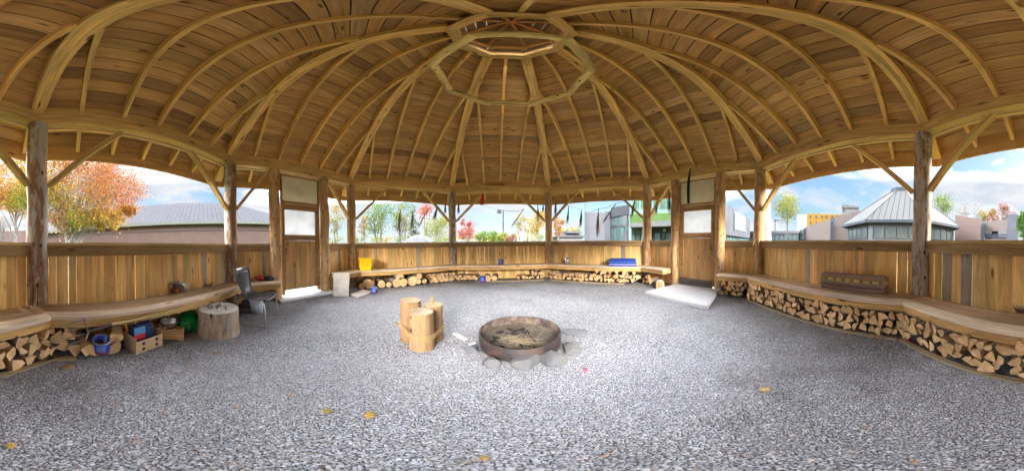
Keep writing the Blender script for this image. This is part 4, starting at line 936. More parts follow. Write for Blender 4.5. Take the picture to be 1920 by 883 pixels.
for i,(u,z,s) in enumerate([(-1.30,.09,1.0),(-1.12,.13,1.5),(-.80,.11,1.2),(-.62,.09,.95),(-.44,.12,1.4),(-.24,.12,1.4),(.0,.13,1.6),(.16,.25,.95),(.18,.10,.85),(-.40,.28,.9),(-.28,.29,.7),(.32,.10,.95)]):
    log_at(2,u,.27,z,'round',s,prs.uniform(0,6),prs.uniform(-.12,.12),lab4[i],G4)
log_at(3,-.42,.25,.09,'round',1.2,1,.05,'round log right of the blue tin under the middle bench',G4); log_at(3,-.20,.24,.09,'round',1.15,3,-.1,'dark barked round log under the middle front bench',G4)
baseboard(7,0,0,'long pale board on the gravel under the pile past the right log post',m0=True,m1=True); baseboard(6,-1.2,1.29,'long pale board on the gravel in front of the pile right of the right door')
baseboard(3,-.7,1.2,'thin board on the gravel under the middle front bench',o=.53); baseboard(4,-1.2,.9,'thin board on the gravel in front of the pile below the blue mats',o=.52); baseboard(0,-1.40,-1.12,'short board on the gravel beside the left log post',o=.52)
# ---------------------------------------------------------------- fire ring, ash, rocks
fr = thing('fire_ring', 'low round rusty steel fire ring in the middle of the gravel', 'fire ring', (0.02,-0.19,0))
mb = MB(); mb.lathe([(.408,0.0),(.410,.14),(.404,.143)], 64); mb.build('outer_wall', M_rust, fr)
mb = MB(); mb.lathe([(.404,.143),(.396,.14),(.396,.0)], 64); mb.build('inner_wall', M_rustin, fr)
ash = MB(); rr_=random.Random(5); vs=[(.02,-.19,.02)]; fs=[]
for j in range(1,9):
    for i in range(32):
        a=2*math.pi*i/32; r=.395*j/8; vs.append((.02+r*math.cos(a), -.19+r*math.sin(a), .012+.012*math.sin(r*14+a*2)+.022*(j/8)**2+rr_.uniform(-.006,.006)))
for i in range(32): fs.append((0,1+i,1+(i+1)%32))
for j in range(7):
    for i in range(32): a_,b_=1+j*32+i,1+j*32+(i+1)%32; fs.append((a_,a_+32,b_+32,b_))
ash.add(vs,fs,vs,smooth=True); ash.build('ash_bed', plain('ash',(0.20,0.165,0.13),.95,noise=.5,nscale=13,bump=.8,col2=(0.10,0.08,0.065)), kind='stuff', label='grey brown ash and soil inside the rusty ring', cat='ash')
tw = MB()
for i in range(95):
    a=rr_.uniform(0,6.28); r=rr_.uniform(0,.22); c=Vector((.02+r*math.cos(a),-.30+r*.7*math.sin(a),.035+rr_.uniform(0,.03))); d=Vector((rr_.uniform(-1,1),rr_.uniform(-1,1),rr_.uniform(-.1,.12))).normalized()*rr_.uniform(.04,.12)
    tw.tube([c-d,c+Vector((0,0,.004)),c+d],.0018,4,vary((0.40,0.31,0.20),.25),cap=False)
cb = MB()
for i in range(14):
    a=rr_.uniform(0,6.28); r=rr_.uniform(.12,.33); c=Vector((.02+r*math.cos(a),-.19+r*math.sin(a),.04)); d=Vector((rr_.uniform(-1,1),rr_.uniform(-1,1),rr_.uniform(-.1,.2))).normalized()*rr_.uniform(.03,.08); q_=rr_.uniform(.007,.015)
    cb.tube([c-d,c,c+d],[q_,q_*1.2,q_*.7],6,vary((0.03,0.026,0.024),.3),noise=.1)
cb.build('charred_sticks', M_split, kind='stuff', label='blackened charcoal bits scattered over the ash in the ring', cat='charcoal')
tw.build('straw_kindling', M_split, kind='stuff', label='pale straw and twigs heaped inside the fire ring', cat='kindling')
def rock(name, loc, size, label, mat=M_rock, seed=0, cat='rock', group=None, sharp=True):
    bmv=[]; rs=random.Random(seed); import bmesh
    bm = bmesh.new(); bmesh.ops.create_icosphere(bm, subdivisions=2, radius=1)
    cuts=[Vector((rs.uniform(-1,1),rs.uniform(-1,1),rs.uniform(-.3,1))).normalized() for _ in range(9)]; cuts.append(Vector((0,0,1)))
    for v in bm.verts:
        for c in cuts:
            h=.62; d=v.co.dot(c)
            if d>h: v.co -= c*(d-h)
        v.co = Vector((v.co.x*size[0]*1.12, v.co.y*size[1]*1.12, (v.co.z+.5)*size[2]*1.0))
    vs=[tuple(v.co) for v in bm.verts]; fs=[tuple(v.index for v in f.verts) for f in bm.faces]; bm.free()
    mb=MB(); mb.add(vs,fs,vs); return mb.build(name, mat, loc=loc, rot=(0,0,rs.uniform(0,6.3)), label=label, cat=cat, group=group)
GR_='rocks set around the fire ring'
for i,((px,py),s,lb) in enumerate([((884,660),(.085,.07,.07),'small dark grey rock at the left foot of the fire ring'),((923,683),(.09,.07,.075),'bluish wedge shaped rock at the front left of the fire ring'),((983,684),(.16,.11,.085),'largest pale split rock in front of the fire ring'),((1037,677),(.14,.10,.10),'pointed light brown grey rock at the front right of the ring'),((1070,659),(.10,.085,.085),'chunky pale grey rock at the right of the fire ring'),((1078,623),(.15,.08,.05),'flat dark grey rock behind the right side of the ring')]):
    g_=G(px,py); rock('rock', (g_.x,g_.y,-.012), s, lb, seed=20+i, group=GR_, mat=M_rock if i not in (0,5) else plain('dark_rock',(0.16,0.165,0.18),.85,noise=.3,nscale=8,bump=.5))
g_=G(863,633); mb=MB(); mb.box((-.11,-.035,0),(.11,.035,.03)); o=mb.build('stone_strip', plain('pale_stone',(0.42,0.42,0.41),.8,noise=.15,nscale=12,bump=.3), loc=(g_.x,g_.y,.0), rot=(0,0,-.75), label='pale narrow stone strip lying left of the fire ring', cat='stone', bevel=.012)
g_=G(886,648); mb=MB(); mb.tube([(-.035,0,.02),(.035,0,.02)],[.018,.012],6); mb.build('wood_chip', M_split, loc=(g_.x,g_.y,0), rot=(0,0,.9), label='short tan stick end between the stone strip and the ring', cat='stick')
# ---------------------------------------------------------------- three standing stumps and their rope
def stump(label, c, r, h, tint, nm='stump', tr=.96, ttop=(0.66,0.50,0.30)):
    t = thing(nm, label, 'stump', (c[0],c[1],0), group=None)
    mb = MB(); mb.tube([(0,0,h*i/10) for i in range(11)], [r*(1.03-(1.03-tr)*i/10+.012*math.sin(i*1.3+r*90)) for i in range(11)], 32, tint, noise=.035, cap=False); mb.build('trunk_section', M_stump, t)
    mb = MB(); ring=[(r*tr*math.cos(2*math.pi*i/32), r*tr*math.sin(2*math.pi*i/32), h) for i in range(32)]
    mb.add(ring,[tuple(range(32))],[(random.uniform(0,1)*0+3.0,p[0],p[1]) for p in ring], ttop); mb.build('cut_top', M_endgrain, t); return t
M_stump = logmat('stump_wood', dark=(0.33,0.18,0.08), amount=.6)
stump('tallest tan stump at the back left of the roped stumps', (-1.075,-.29), .112, .485, (0.38,0.245,0.13))
stump('front stump with a flat ringed top in the roped group', (-.905,-.415), .118, .42, (0.42,0.27,0.14), ttop=(0.70,0.58,0.42))
stump('narrow stump at the back right of the roped stumps', (-.86,-.20), .10, .43, (0.37,0.235,0.125))
rp = MB(); hull=[]
cs3=[(-1.075,-.29,.121),(-.905,-.415,.127),(-.86,-.20,.109)]
for i in range(48):
    a=2*math.pi*i/48; d=(math.cos(a),math.sin(a)); best=max(cs3,key=lambda c:c[0]*d[0]+c[1]*d[1]+c[2]); hull.append((best[0]+d[0]*best[2], best[1]+d[1]*best[2]))
for s_ in (0,1,2):
    rp.tube([(x,y,.185+.012*s_+.075*(( -1.0-x)/.2 if x<-1.0 else 0)*0+.05*math.sin((x+1.2)*-3.2)+.012*s_) for x,y in hull], .0055, 6, closed=True)
rp.tube([(-1.19,-.33,.20),(-1.235,-.36,.215),(-1.21,-.38,.19),(-1.19,-.35,.185)],.007,6)
rp.build('rope', M_rope, label='straw coloured rope looped round the three standing stumps', cat='rope')
mb=MB(); 
for i in range(9): mb.tube([(-.86,-.2,.43),(-.86+rr_.uniform(-.02,.02),-.2+rr_.uniform(-.02,.02),.47),(-.87+rr_.uniform(-.03,.03),-.2+rr_.uniform(-.02,.02),.50+rr_.uniform(0,.03)),(-.87+rr_.uniform(-.03,.01),-.2,.47)],.0035,5)
mb.build('frayed_cord', M_rope, label='frayed brown cord standing on the back right stump', cat='cord')
# big sitting stump
st = stump('wide weathered stump seat with flat top beside the left bench', (-2.435,-1.855), .245, .335, (0.50,0.42,0.33), nm='stump', tr=.97, ttop=(0.50,0.47,0.42))
mb=MB()
for pts in (((-.08,-.02,.345),(-.02,.03,.35),(.0,.02,.40)),((.02,-.03,.345),(.07,-.02,.35),(.08,.0,.41)),((.0,.08,.345),(.09,.09,.347),(.13,.07,.345)),((-.1,-.1,.345),(0,-.13,.347),(.06,-.10,.345),(0,-.07,.346),(-.08,-.09,.345))): mb.tube([Vector(p) for p in pts],.006,6)
o=mb.build('iron_rods', M_black, label='black bent iron rods lying on the wide stump seat', cat='iron rods', loc=(-2.435,-1.855,0)); 
# ---------------------------------------------------------------- chair
ch = thing('chair', 'black moulded plastic chair on thin metal legs by the left bench', 'chair', (-2.74,-1.28,0), math.atan2(.31,.27)-math.pi/2)
Mseat = plain('black_plastic', (0.035,0.038,0.047), .38); Msteel = plain('chrome_steel', (0.55,0.55,0.56), .25, .9)
W2=.225; SHt=.375
prof=[(.235,-.012+SHt),(.20,.005+SHt),(.08,.0+SHt),(-.06,-.008+SHt),(-.14,.0+SHt),(-.185,.035+SHt),(-.205,.10+SHt),(-.225,.20+SHt),(-.25,.32+SHt),(-.265,.40+SHt)]
def shell(mb, prof, wfun, th=.012, n_=8, dish=.02):
    top=[];
    for j,(y,z) in enumerate(prof):
        w=wfun(j); 
        for i in range(n_+1):
            f=-1+2*i/n_; d=dish*f*f; 
            top.append((w*f, y+(d if j>5 else 0), z+(d if j<=5 else 0)))
    m_=n_+1; k_=len(prof); vs=top+[(p[0],p[1]-(th if j_//m_>5 else th*.3),p[2]-(th if j_//m_<=5 else th*.3)) for j_,p in enumerate(top)]; B=len(top); fs=[]
    for j in range(k_-1):
        for i in range(n_):
            a=j*m_+i; fs.append((a,a+m_,a+m_+1,a+1)); fs.append((B+a,B+a+1,B+a+m_+1,B+a+m_))
    for j in range(k_-1):
        a=j*m_; fs.append((a,B+a,B+a+m_,a+m_)); a=j*m_+n_; fs.append((a,a+m_,B+a+m_,B+a))
    for i in range(n_):
        a=i; fs.append((a,a+1,B+a+1,B+a)); a=(k_-1)*m_+i; fs.append((a,B+a,B+a+1,a+1))
    mb.add(vs,fs,vs,smooth=True)
mb=MB(); shell(mb, prof[:6], lambda j:[.21,.225,.225,.215,.19,.16][j], dish=.015); mb.build('seat', Mseat, ch)
mb=MB(); p2=[(y,z) for y,z in prof[4:]]
def sh2(mb):
    vs=[];n_=8
    ws=[.16,.13,.15,.19,.205,.19]
    for j,(y,z) in enumerate(p2):
        for i in range(n_+1):
            f=-1+2*i/n_; vs.append((ws[j]*f,y+.03*f*f,z))
    m_=9; B=len(vs); vs+=[(x,y-.011,z) for x,y,z in vs]; fs=[]
    for j in range(5):
        for i in range(8): a=j*m_+i; fs+= [(a,a+1,a+m_+1,a+m_),(B+a,B+a+m_,B+a+m_+1,B+a+1)]
        a=j*m_; fs.append((a,a+m_,B+a+m_,B+a)); a+=8; fs.append((a,B+a,B+a+m_,a+m_))
    for i in range(8): a=5*m_+i; fs.append((a,a+1,B+a+1,B+a))
    mb.add(vs,fs,vs,smooth=True)
sh2(mb); mb.build('backrest', Mseat, ch)
for sx in (-1,1):
    for sy in (-1,1):
        mb=MB(); mb.tube([(sx*.21,sy*.17-.01,SHt-.02),(sx*.225,sy*.205-.01,SHt-.06),(sx*.235,sy*.235-.01,0.0)],.009,8); mb.build('leg', Msteel, ch)
    mb=MB(); mb.tube([(sx*.235,-.24,.012),(sx*.235,.22,.012)],.007,6); mb.build('side_runner', Msteel, ch)
mb=MB(); mb.tube([(-.21,.16,SHt-.022),(.21,.16,SHt-.022)],.008,6); mb.build('cross_bar', Msteel, ch)
# ---------------------------------------------------------------- buckets, tins, bowls
def bucket(name, label, cat, loc, r0, r1, h, mat, handle=None, rz=0, rim=None, tilt=None, th=.004, fill=None, label_mats=()):
    t = thing(name, label, cat, loc, rz)
    if tilt: t.rotation_euler = (tilt[0],tilt[1],rz)
    mb=MB(); mb.lathe([(.001,0),(r0,0),(r1,h),(r1-th,h),(r0-th,th*1.5),(.001,th*1.5)],28); mb.build('body', mat, t)
    if rim is not None: mb=MB(); mb.tube([(r1*1.02*math.cos(a),r1*1.02*math.sin(a),h) for a in [2*math.pi*i/28 for i in range(28)]],.006,6,closed=True); mb.build('rim', rim, t)
    if handle: mb=MB(); mb.tube([(r1*1.03*math.cos(a),-r1*.3*math.sin(a)-.0,h*.93-handle*math.sin(a)) for a in [math.pi*i/12 for i in range(13)]],.004,6); mb.build('handle', M_black, t)
    for nm,z0,z1,m_,a0,a1 in label_mats:
        mb=MB(); rr=lambda z:(r0+(r1-r0)*z/h)+.0015; n_=max(4,int((a1-a0)*5)); vs=[]
        for i in range(n_+1):
            a=a0+(a1-a0)*i/n_; vs+=[(rr(z0)*math.cos(a),rr(z0)*math.sin(a),z0),(rr(z1)*math.cos(a),rr(z1)*math.sin(a),z1)]
        mb.add(vs,[(2*i,2*i+2,2*i+3,2*i+1) for i in range(n_)],vs,smooth=True); mb.build(nm, m_, t)
    return t
def at(px,py,z=0): g=G(px,py,z); return (g.x,g.y,z)
def face(loc): return math.atan2(CAM.y-loc[1], CAM.x-loc[0])
M_orange_l=M_plastic('orange_label',(0.75,0.16,0.02)); M_redl=M_plastic('red_label',(0.55,0.03,0.03)); M_whl=M_plastic('white_label',(0.7,0.7,0.7)); M_dkl=M_plastic('dark_label',(0.06,0.04,0.04)); M_tin=plain('tin_metal',(0.5,0.5,0.48),.35,.8)
c=(-3.06,-1.20,0); bucket('bucket','white plastic bucket with black handle under the black chair','bucket',c,.095,.12,.215,M_whitepl,handle=.12,rz=face(c)+math.pi/2,rim=M_whitepl)
p_=SP(2,-1.18,.28,.453); yb_=thing('storage_bin','bright yellow plastic bin standing on the front left bench','bin',tuple(p_),-(2-3)*math.pi/4)
mb=MB(); w0_,w1_,d0,d1,h=.135,.168,.105,.13,.31
def taper(mb,w0_,d0,w1_,d1,z0,z1,tint=(1,1,1)): mb.hexa([(-w0_,-d0,z0),(w0_,-d0,z0),(w0_,d0,z0),(-w0_,d0,z0),(-w1_,-d1,z1),(w1_,-d1,z1),(w1_,d1,z1),(-w1_,d1,z1)],tint)
taper(mb,w0_,d0,w1_,d1,0,h); M_yel=M_plastic('yellow_plastic',(0.88,0.58,0.0),.35); mb.build('body',M_yel,yb_,bevel=.012)
mb=MB(); taper(mb,w1_+.012,d1+.012,w1_+.014,d1+.014,h-.03,h-.001); mb.build('rim',M_yel,yb_,bevel=.004)
mb=MB(); mb.lathe([(.028,-.001),(.034,.001),(.028,.003)],20); o=mb.build('round_emblem',M_plastic('yellow_dark',(0.6,0.36,0.0)),yb_,loc=(0,-.118,.15),rot=(math.pi/2,0,0))
c=at(1064,496,.453); bucket('metal_bucket','small galvanised metal bucket on the front right bench','bucket',c,.058,.088,.19,plain('galvanised',(0.5,0.5,0.5),.4,.7,noise=.2,nscale=9),rim=M_tin)
def tin(name,label,c,r,h,**kw):
    L=[('tin_label',h*.25,h*.8,M_plastic('pale_blue_label',(0.12,0.22,0.62)),-.7,.5),('tin_label_red',h*.1,h*.2,M_redl,-.4,.9)]
    t=bucket(name,label,'tin',c,r,r,h,M_blue,rz=face(c),rim=M_tin,label_mats=L,**kw); return t
tin('blue_tin','blue tin standing on the middle front bench',at(939,496,.453),.072,.165)
tin('blue_tin','blue tin on the gravel under the middle front bench',at(905,529),.078,.18)
tin('blue_tin','small blue tin on the gravel near the leaning slab',at(702,549),.062,.135)
tin('blue_tin','blue tin tilted on its edge under the left bench, below the fork',(SP(0,-.885,.42,0).x,SP(0,-.885,.42,0).y,.05),.078,.15,tilt=(.0,.25))
c=at(329,549,.453); bucket('paint_tin','tin with orange and black label on the left bench','tin',c,.072,.072,.155,M_tin,rz=face(c),rim=M_tin,label_mats=[('dark_label',.012,.143,M_dkl,-1.6,1.6),('orange_patch',.01,.075,M_orange_l,-.1,.75),('white_patch',.085,.135,M_whl,-1.2,-.5),('orange_patch',.05,.08,M_orange_l,-1.25,-.4)])
M_clear = plain('cloudy_plastic',(0.70,0.72,0.75),.3)
c=at(347,545,.453); t=bucket('plastic_cup','white plastic tub with a crumpled clear bag on the left bench','tub',c,.05,.062,.085,M_clear,rz=0)
mb=MB(); rs=random.Random(3); vs=[(.055*math.cos(a)*rs.uniform(.5,1.5)+.03,.055*math.sin(a)*rs.uniform(.5,1.5),.06+rs.uniform(-.01,.07)) for a in [i*.63 for i in range(10)]]+[(0.02,0,.06),(0.04,0,.10)]; mb.add(vs,[(i,(i+1)%10,10) for i in range(10)]+[(i,11,(i+1)%10) for i in range(10)],vs); mb.build('crumpled_bag',M_clear,t)
c=at(391,536,.453); bucket('clay_bowl','small terracotta bowl on the left bench','bowl',c,.045,.075,.045,plain('terracotta',(0.33,0.13,0.07),.7))
c=at(1916,583,.453); bucket('clay_bowl','small brown bowl on the bench at the far right edge','bowl',c,.06,.085,.05,plain('brown_bowl',(0.10,0.07,0.05),.6)); 
c=(c[0],c[1],c[2]+.05); bucket('white_dish','pale dish stacked on the brown bowl at the far right','dish',c,.03,.07,.03,M_whl)
# ---------------------------------------------------------------- under the left bench: carton, bag, bowl, green bag, fork
f_=SP(0,-.46,.40,0); ct=thing('cardboard_carton','tan cardboard carton with round holes under the left bench','carton',tuple(f_),-(0-3)*math.pi/4+.20)
M_card=plain('cardboard',(0.52,0.36,0.20),.85,noise=.12,nscale=10); 
for (x0,y0,x1,y1,h) in ((-.16,-.11,.16,-.104,.15),(-.16,.104,.16,.11,.17),(-.16,-.104,-.154,.104,.19),(.154,-.104,.16,.104,.19)):
    mb=MB(); mb.box((x0,y0,0.004),(x1,y1,h)); mb.build('carton_side',M_card,ct)
mb=MB(); mb.box((-.16,-.11,0),(.16,.11,.0035)); mb.build('carton_base',M_card,ct)
for x in (-.075,.085):
    for z in (.045,.11):
        mb=MB(); mb.lathe([(.001,0),(.020,0),(.020,.001),(.001,.001)],16); mb.build('round_hole',M_black,ct,loc=(x,-.1105,z),rot=(math.pi/2,0,0))
        o=bpy.data.objects[-1] if False else None
def blob(name,label,cat,loc,size,mat,seed,amp=.22,rz=0,parts=(),sub=3):
    import bmesh
    bm=bmesh.new(); bmesh.ops.create_icosphere(bm,subdivisions=sub,radius=1); rs=random.Random(seed); w=[(Vector((rs.uniform(-1,1),rs.uniform(-1,1),rs.uniform(-1,1)))*rs.uniform(2,6),rs.uniform(0,6)) for _ in range(7)]
    for v in bm.verts:
        s=1+amp*sum(abs(math.sin(v.co.dot(a)+p)) -.6 for a,p in w)/2.2; v.co=Vector((v.co.x*s*size[0],v.co.y*s*size[1],max(v.co.z*s,-.5)*size[2]+.5*size[2]))
    vs=[tuple(v.co) for v in bm.verts]; fs=[tuple(v.index for v in f.verts) for f in bm.faces]; bm.free()
    mb=MB(); mb.add(vs,fs,vs,smooth=True); return mb.build(name,mat,loc=loc,rot=(0,0,rz),label=label,cat=cat)
p_=SP(0,-.47,.38,.01); bg=thing('plastic_sack','shiny blue and red plastic sack standing in the cardboard carton','sack',tuple(p_),-(0-3)*math.pi/4+.20)
mb=MB(); mb.hexa([(-.13,-.07,0),(.13,-.07,0),(.13,.07,0),(-.13,.07,0),(-.12,-.05,.27),(.13,-.05,.26),(.12,.04,.28),(-.13,.04,.27)]); mb.build('sack_body',M_plastic('navy_plastic',(0.03,0.05,0.14),.25),bg,bevel=.02)
mb=MB(); mb.hexa([(-.131,-.074,.19),(0,-.074,.19),(0,-.071,.19),(-.131,-.071,.19),(-.125,-.062,.262),(0,-.062,.262),(0,-.055,.262),(-.125,-.055,.262)]); mb.build('light_blue_panel',M_plastic('sky_blue_print',(0.10,0.32,0.65),.25),bg)
mb=MB(); mb.hexa([(-.131,-.078,.13),(-.01,-.078,.13),(-.01,-.071,.13),(-.131,-.071,.13),(-.131,-.076,.187),(-.01,-.076,.187),(-.01,-.071,.187),(-.131,-.071,.187)]); mb.build('red_panel',M_redl,bg)
c=SP(0,-.12,.34,.14); bucket('wide_bowl','wide dark brown bowl holding crumpled plastic under the left bench','bowl',tuple(c),.07,.12,.09,plain('dark_brown_bowl',(0.13,0.07,0.05),.6))
blob('crumpled_plastic','crumpled clear plastic lying in the dark brown bowl','plastic',(c.x,c.y,.16),(.08,.08,.06),M_clear,8,.5)
c=SP(0,.22,.28,.03); 
gbg=blob('green_sack','bright green plastic sack slumped under the left bench','sack',tuple(c),(.20,.15,.14),plain('green_plastic',(0.01,0.33,0.07),.25,noise=.2,nscale=12),14,.35,rz=-(0-3)*math.pi/4)
p_=SP(0,.42,.33,.04); lab=thing('soil_bag','dark bag printed yellow green and purple right of the green sack','bag',tuple(p_),-(0-3)*math.pi/4+.15)
mb=MB(); mb.hexa([(-.11,-.06,0),(.12,-.06,0),(.12,.08,0),(-.11,.08,0),(-.10,-.05,.16),(.11,-.05,.18),(.10,.05,.17),(-.11,.05,.15)]); mb.build('bag_body',plain('printed_bag',(0.10,0.16,0.03),.4,noise=.2,nscale=20,col2=(0.40,0.42,0.03)),lab,bevel=.02)
mb=MB(); mb.lathe([(.001,0),(.05,0),(.05,.003),(.001,.003)],18); mb.build('purple_print',M_plastic('purple_print',(0.14,0.07,0.22)),lab,loc=(.03,-.062,.10),rot=(math.pi/2,0,0))
mb=MB(); mb.hexa([(-.15,-.10,0),(.15,-.10,0),(.15,.10,0),(-.15,.10,0),(-.13,-.03,.14),(.13,-.03,.14),(.13,.06,.14),(-.13,.06,.14)]); p_=SP(1,-1.25,.30,.0); mb.build('dark_sack',plain('grey_bag',(0.07,0.08,0.10),.5,noise=.2,nscale=9),loc=tuple(p_),rot=(0,0,1.2),label='dark grey sack slumped between the stump seat and the chair',cat='sack',bevel=.03)
fk=thing('garden_fork','long handled garden fork laid along the front of the left pile','fork',(0,0,0))
hd=AT(166,622,1.52); tl=AT(205,609,1.62); he=AT(338,578,2.05)
mb=MB(); mb.tube([tl,tl.lerp(he,.5),he],.015,10,(0.60,0.42,0.20)); mb.build('handle',M_split,fk)
mb=MB(); mb.tube([hd,tl.lerp(he,.02)],[.012,.018],8); mb.build('socket',plain('dark_steel',(0.09,0.07,0.08),.5,.5),fk)
top_,bot_=AT(158,598,1.50),AT(160,638,1.47)
mb=MB(); mb.tube([top_,hd,bot_],.009,6); mb.build('fork_bar',plain('worn_steel',(0.26,0.22,0.16),.5,.5),fk)
for i,(y0,x1,y1) in enumerate(((600,112,614),(613,108,628),(626,112,641),(637,122,650))):
    a_,b_=AT(159,y0,1.50),AT(x1,y1,1.46); m_=(a_+b_)/2+Vector((0,0,.012)); mb=MB(); mb.tube([a_,m_,b_],[.006,.006,.002],6); mb.build('tine',plain('worn_steel_tine',(0.28,0.25,0.22),.45,.5),fk)
# cloths on the bench
for (u,o,s,m_,l,sd_) in ((1-1.68,.0,0,0,'',0),):
    pass
blob('cloth','crumpled red cloth on the left bench behind the chair',"cloth",tuple(SP(1,-1.22,.12,.452)),(.10,.08,.035),plain('red_cloth',(0.35,0.02,0.03),.9),31,.5)
blob('cloth','red cloth bunched beside the dark scarf on the bench','cloth',tuple(SP(1,-.98,.10,.452)),(.08,.07,.055),plain('red_cloth_b',(0.40,0.02,0.03),.9),32,.5)
blob('scarf','dark navy scarf heaped on the bench by the left door','scarf',tuple(SP(1,-.82,.14,.452)),(.13,.08,.04),plain('navy_cloth',(0.03,0.035,0.06),.95),33,.5)
# slabs and blocks
mb=MB(); mb.hexa([(-3.34,-.66,0),(-3.34,.72,0),(-3.76,.72,0),(-3.76,-.66,0),(-3.34,-.66,.035),(-3.34,.72,.035),(-3.76,.72,.035),(-3.76,-.66,.035)]); mb.build('threshold_slab',M_conc,label='thin concrete threshold slab at the left door',cat='slab',bevel=.006)
mb=MB(); mb.hexa([(2.55,.60,0),(3.62,.50,0),(3.62,-.66,0),(2.40,-.88,0),(2.57,.58,.055),(3.61,.49,.055),(3.61,-.65,.055),(2.43,-.86,.055)]); mb.build('concrete_slab',plain('pale_concrete',(0.58,0.58,0.60),.8,noise=.10,nscale=5,bump=.25),label='large pale concrete slab on the gravel before the right door',cat='slab',bevel=.006)
b0,b1=Vector((-3.20,.46,0)),Vector((-2.93,.64,0)); dd=(b1-b0).normalized(); lean=Vector((-.22,.26,0))*.25; nn=Vector((-dd.y,dd.x,0))*.035
mb=MB(); mb.hexa([b0,b1,b1+nn,b0+nn,b0+lean+Vector((0,0,.50)),b1+lean+dd*.03+Vector((0,0,.51)),b1+lean+dd*.03+nn+Vector((0,0,.51)),b0+lean+nn+Vector((0,0,.50))])
mb.build('stone_slab',plain('stone_slab_grey',(0.42,0.38,0.33),.85,noise=.3,nscale=7,bump=.4),label='upright grey stone slab leaning on the bench end by the left door',cat='slab',bevel=.004)
q=[G(657,554),G(672,560),G(697,550),G(680,544)]; mb=MB(); mb.hexa([tuple(v) for v in (q[1],q[2],q[3],q[0])]+[(v.x,v.y,.04) for v in (q[1],q[2],q[3],q[0])]); mb.build('paving_slab',plain('paver',(0.52,0.45,0.40),.85,noise=.15,nscale=8,bump=.3),label='flat square paving slab lying right of the leaning slab',cat='slab',bevel=.004)
c=at(1238,541); mb=MB(); mb.box((-.06,-.08,0),(.06,.08,.17),(0.70,0.50,0.26),grain=2); mb.build('wood_block',M_split,loc=c,rot=(0,0,.3),label='pale upright wood block left of the right door',cat='block',bevel=.005)
rock('white_stone',(3.33,.80,0),(.12,.10,.14),'white stone block against the left post of the right door',plain('white_stone',(0.66,0.66,0.70),.8,noise=.2,nscale=8,bump=.4),seed=77,cat='stone')
mb=MB(); mb.tube([(-.15,0,0),(0,0,0),(.15,0,0)],[.052,.05,.048],16,(0.28,0.22,0.17),capmat=1,noise=.04); mb.build('short_log',[M_fbark,M_endgrain],loc=(3.30,-.78,.105),rot=(0,0,.35),label='short round log on the slab corner by the right door',cat='log')
# blue mats
p_=SP(4,.84,.20,.453); gm='foam mats stacked on the front right bench'
for i,(cl_,lb) in enumerate([((0.10,0.02,0.38),'purple foam mat at the bottom of the stack on the bench'),((0.30,0.42,0.78),'pale blue foam mat, second from the bottom'),((0.015,0.05,0.36),'dark blue foam mat in the middle of the stack'),((0.05,0.16,0.60),'light blue foam mat, fourth from the bottom of the stack'),((0.01,0.07,0.30),'dark teal blue foam mat second from the top'),((0.02,0.06,0.42),'blue foam mat on top of the stack')]):
    mb=MB(); w=.36+random.uniform(-.01,.015); mb.box((-w,-.16,0),(w,.16,.032)); mb.build('foam_mat',plain('foam_'+['purple','pale','dark','light','teal','top'][i],cl_,.8,noise=.1,nscale=10),loc=(p_.x,p_.y,p_.z+i*.0335),rot=(0,0,-(4-3)*math.pi/4+random.uniform(-.03,.03)),label=lb,cat='mat',group=gm,bevel=.006)
# slats on the right bench
gs='long slats stacked on the right bench'; z=.453; BR_=(0.27,0.18,0.155)
for i,(h,cl_,lb) in enumerate([(.026,BR_,'bottom dark brown slat of the stack on the right bench'),(.026,(0.32,0.22,0.18),'dark brown slat, second from the bottom'),(.024,BR_,'dark brown slat, third from the bottom'),(.024,(0.29,0.19,0.16),'dark brown slat, fourth from the bottom'),(.022,(0.40,0.29,0.20),'worn brown slat under the checkered slat'),(.052,(0.42,0.30,0.12),'checkered yellow and brown slat near the top'),(.022,(0.42,0.27,0.14),'tan slat above the checkered one'),(.026,(0.33,0.24,0.21),'dark slat on top of the stack')]):
    L=.46+random.uniform(-.02,.02); t=SP(6,.62+random.uniform(-.012,.012),.12+random.uniform(-.008,.008),z)
    mb=MB(); mb.box((-L,-.055,0),(L,.055,h),cl_); 
    o=mb.build('slat',M_split,loc=tuple(t),rot=(0,0,-(6-3)*math.pi/4+random.uniform(-.02,.02)),label=lb,cat='slat',group=gs,bevel=.002)
    if i==5:
        for j in range(7):
            mb=MB(); x=-L+.07+j*.128; mb.box((x,-.0565,.004),(x+.045,-.0545,h-.004),BR_); mb.build('brown_check',M_split,o)
            mb=MB(); mb.box((x+.045,-.0565,.010),(x+.128,-.0548,h-.010),(0.62,0.50,0.16)); mb.build('yellow_check',M_split,o)
    z+=h+.0012
# ---------------------------------------------------------------- hanging things
lr = thing('hanging_log_ring','octagonal ring of peeled mossy yellow poles hanging below the roof opening','log ring',(0,0,3.75))
M_moss=logmat('mossy_pole',dark=(0.30,0.18,0.06),amount=.45); RV=[]
for k in range(8):
    a=PA[k]+.035; RV.append(Vector((math.sin(a)*.84,math.cos(a)*.84,0)))
for k in range(8):
    a_,b_=RV[k],RV[(k+1)%8]; mb=MB(); e=(b_-a_).normalized()*.025; dz=.012*(1 if k%2 else -1)
    mb.tube([(a_-e).lerp(b_+e,i/8)+Vector((.003*math.sin(i*.8+k),.003*math.cos(i*.7+k),dz)) for i in range(9)],[.048+.005*math.sin(i*1.9+k) for i in range(9)],14,(0.86,0.64,0.26),noise=.035); mb.build('pole',M_moss,lr)
for k in (0,2,4,6):
    mb=MB(); mb.tube([RV[k]+Vector((0,0,.04)),Vector((RV[k].x*.70,RV[k].y*.70,1.56))],.002,4); mb.build('hanging_wire',M_black,lr)
mb=MB(); 
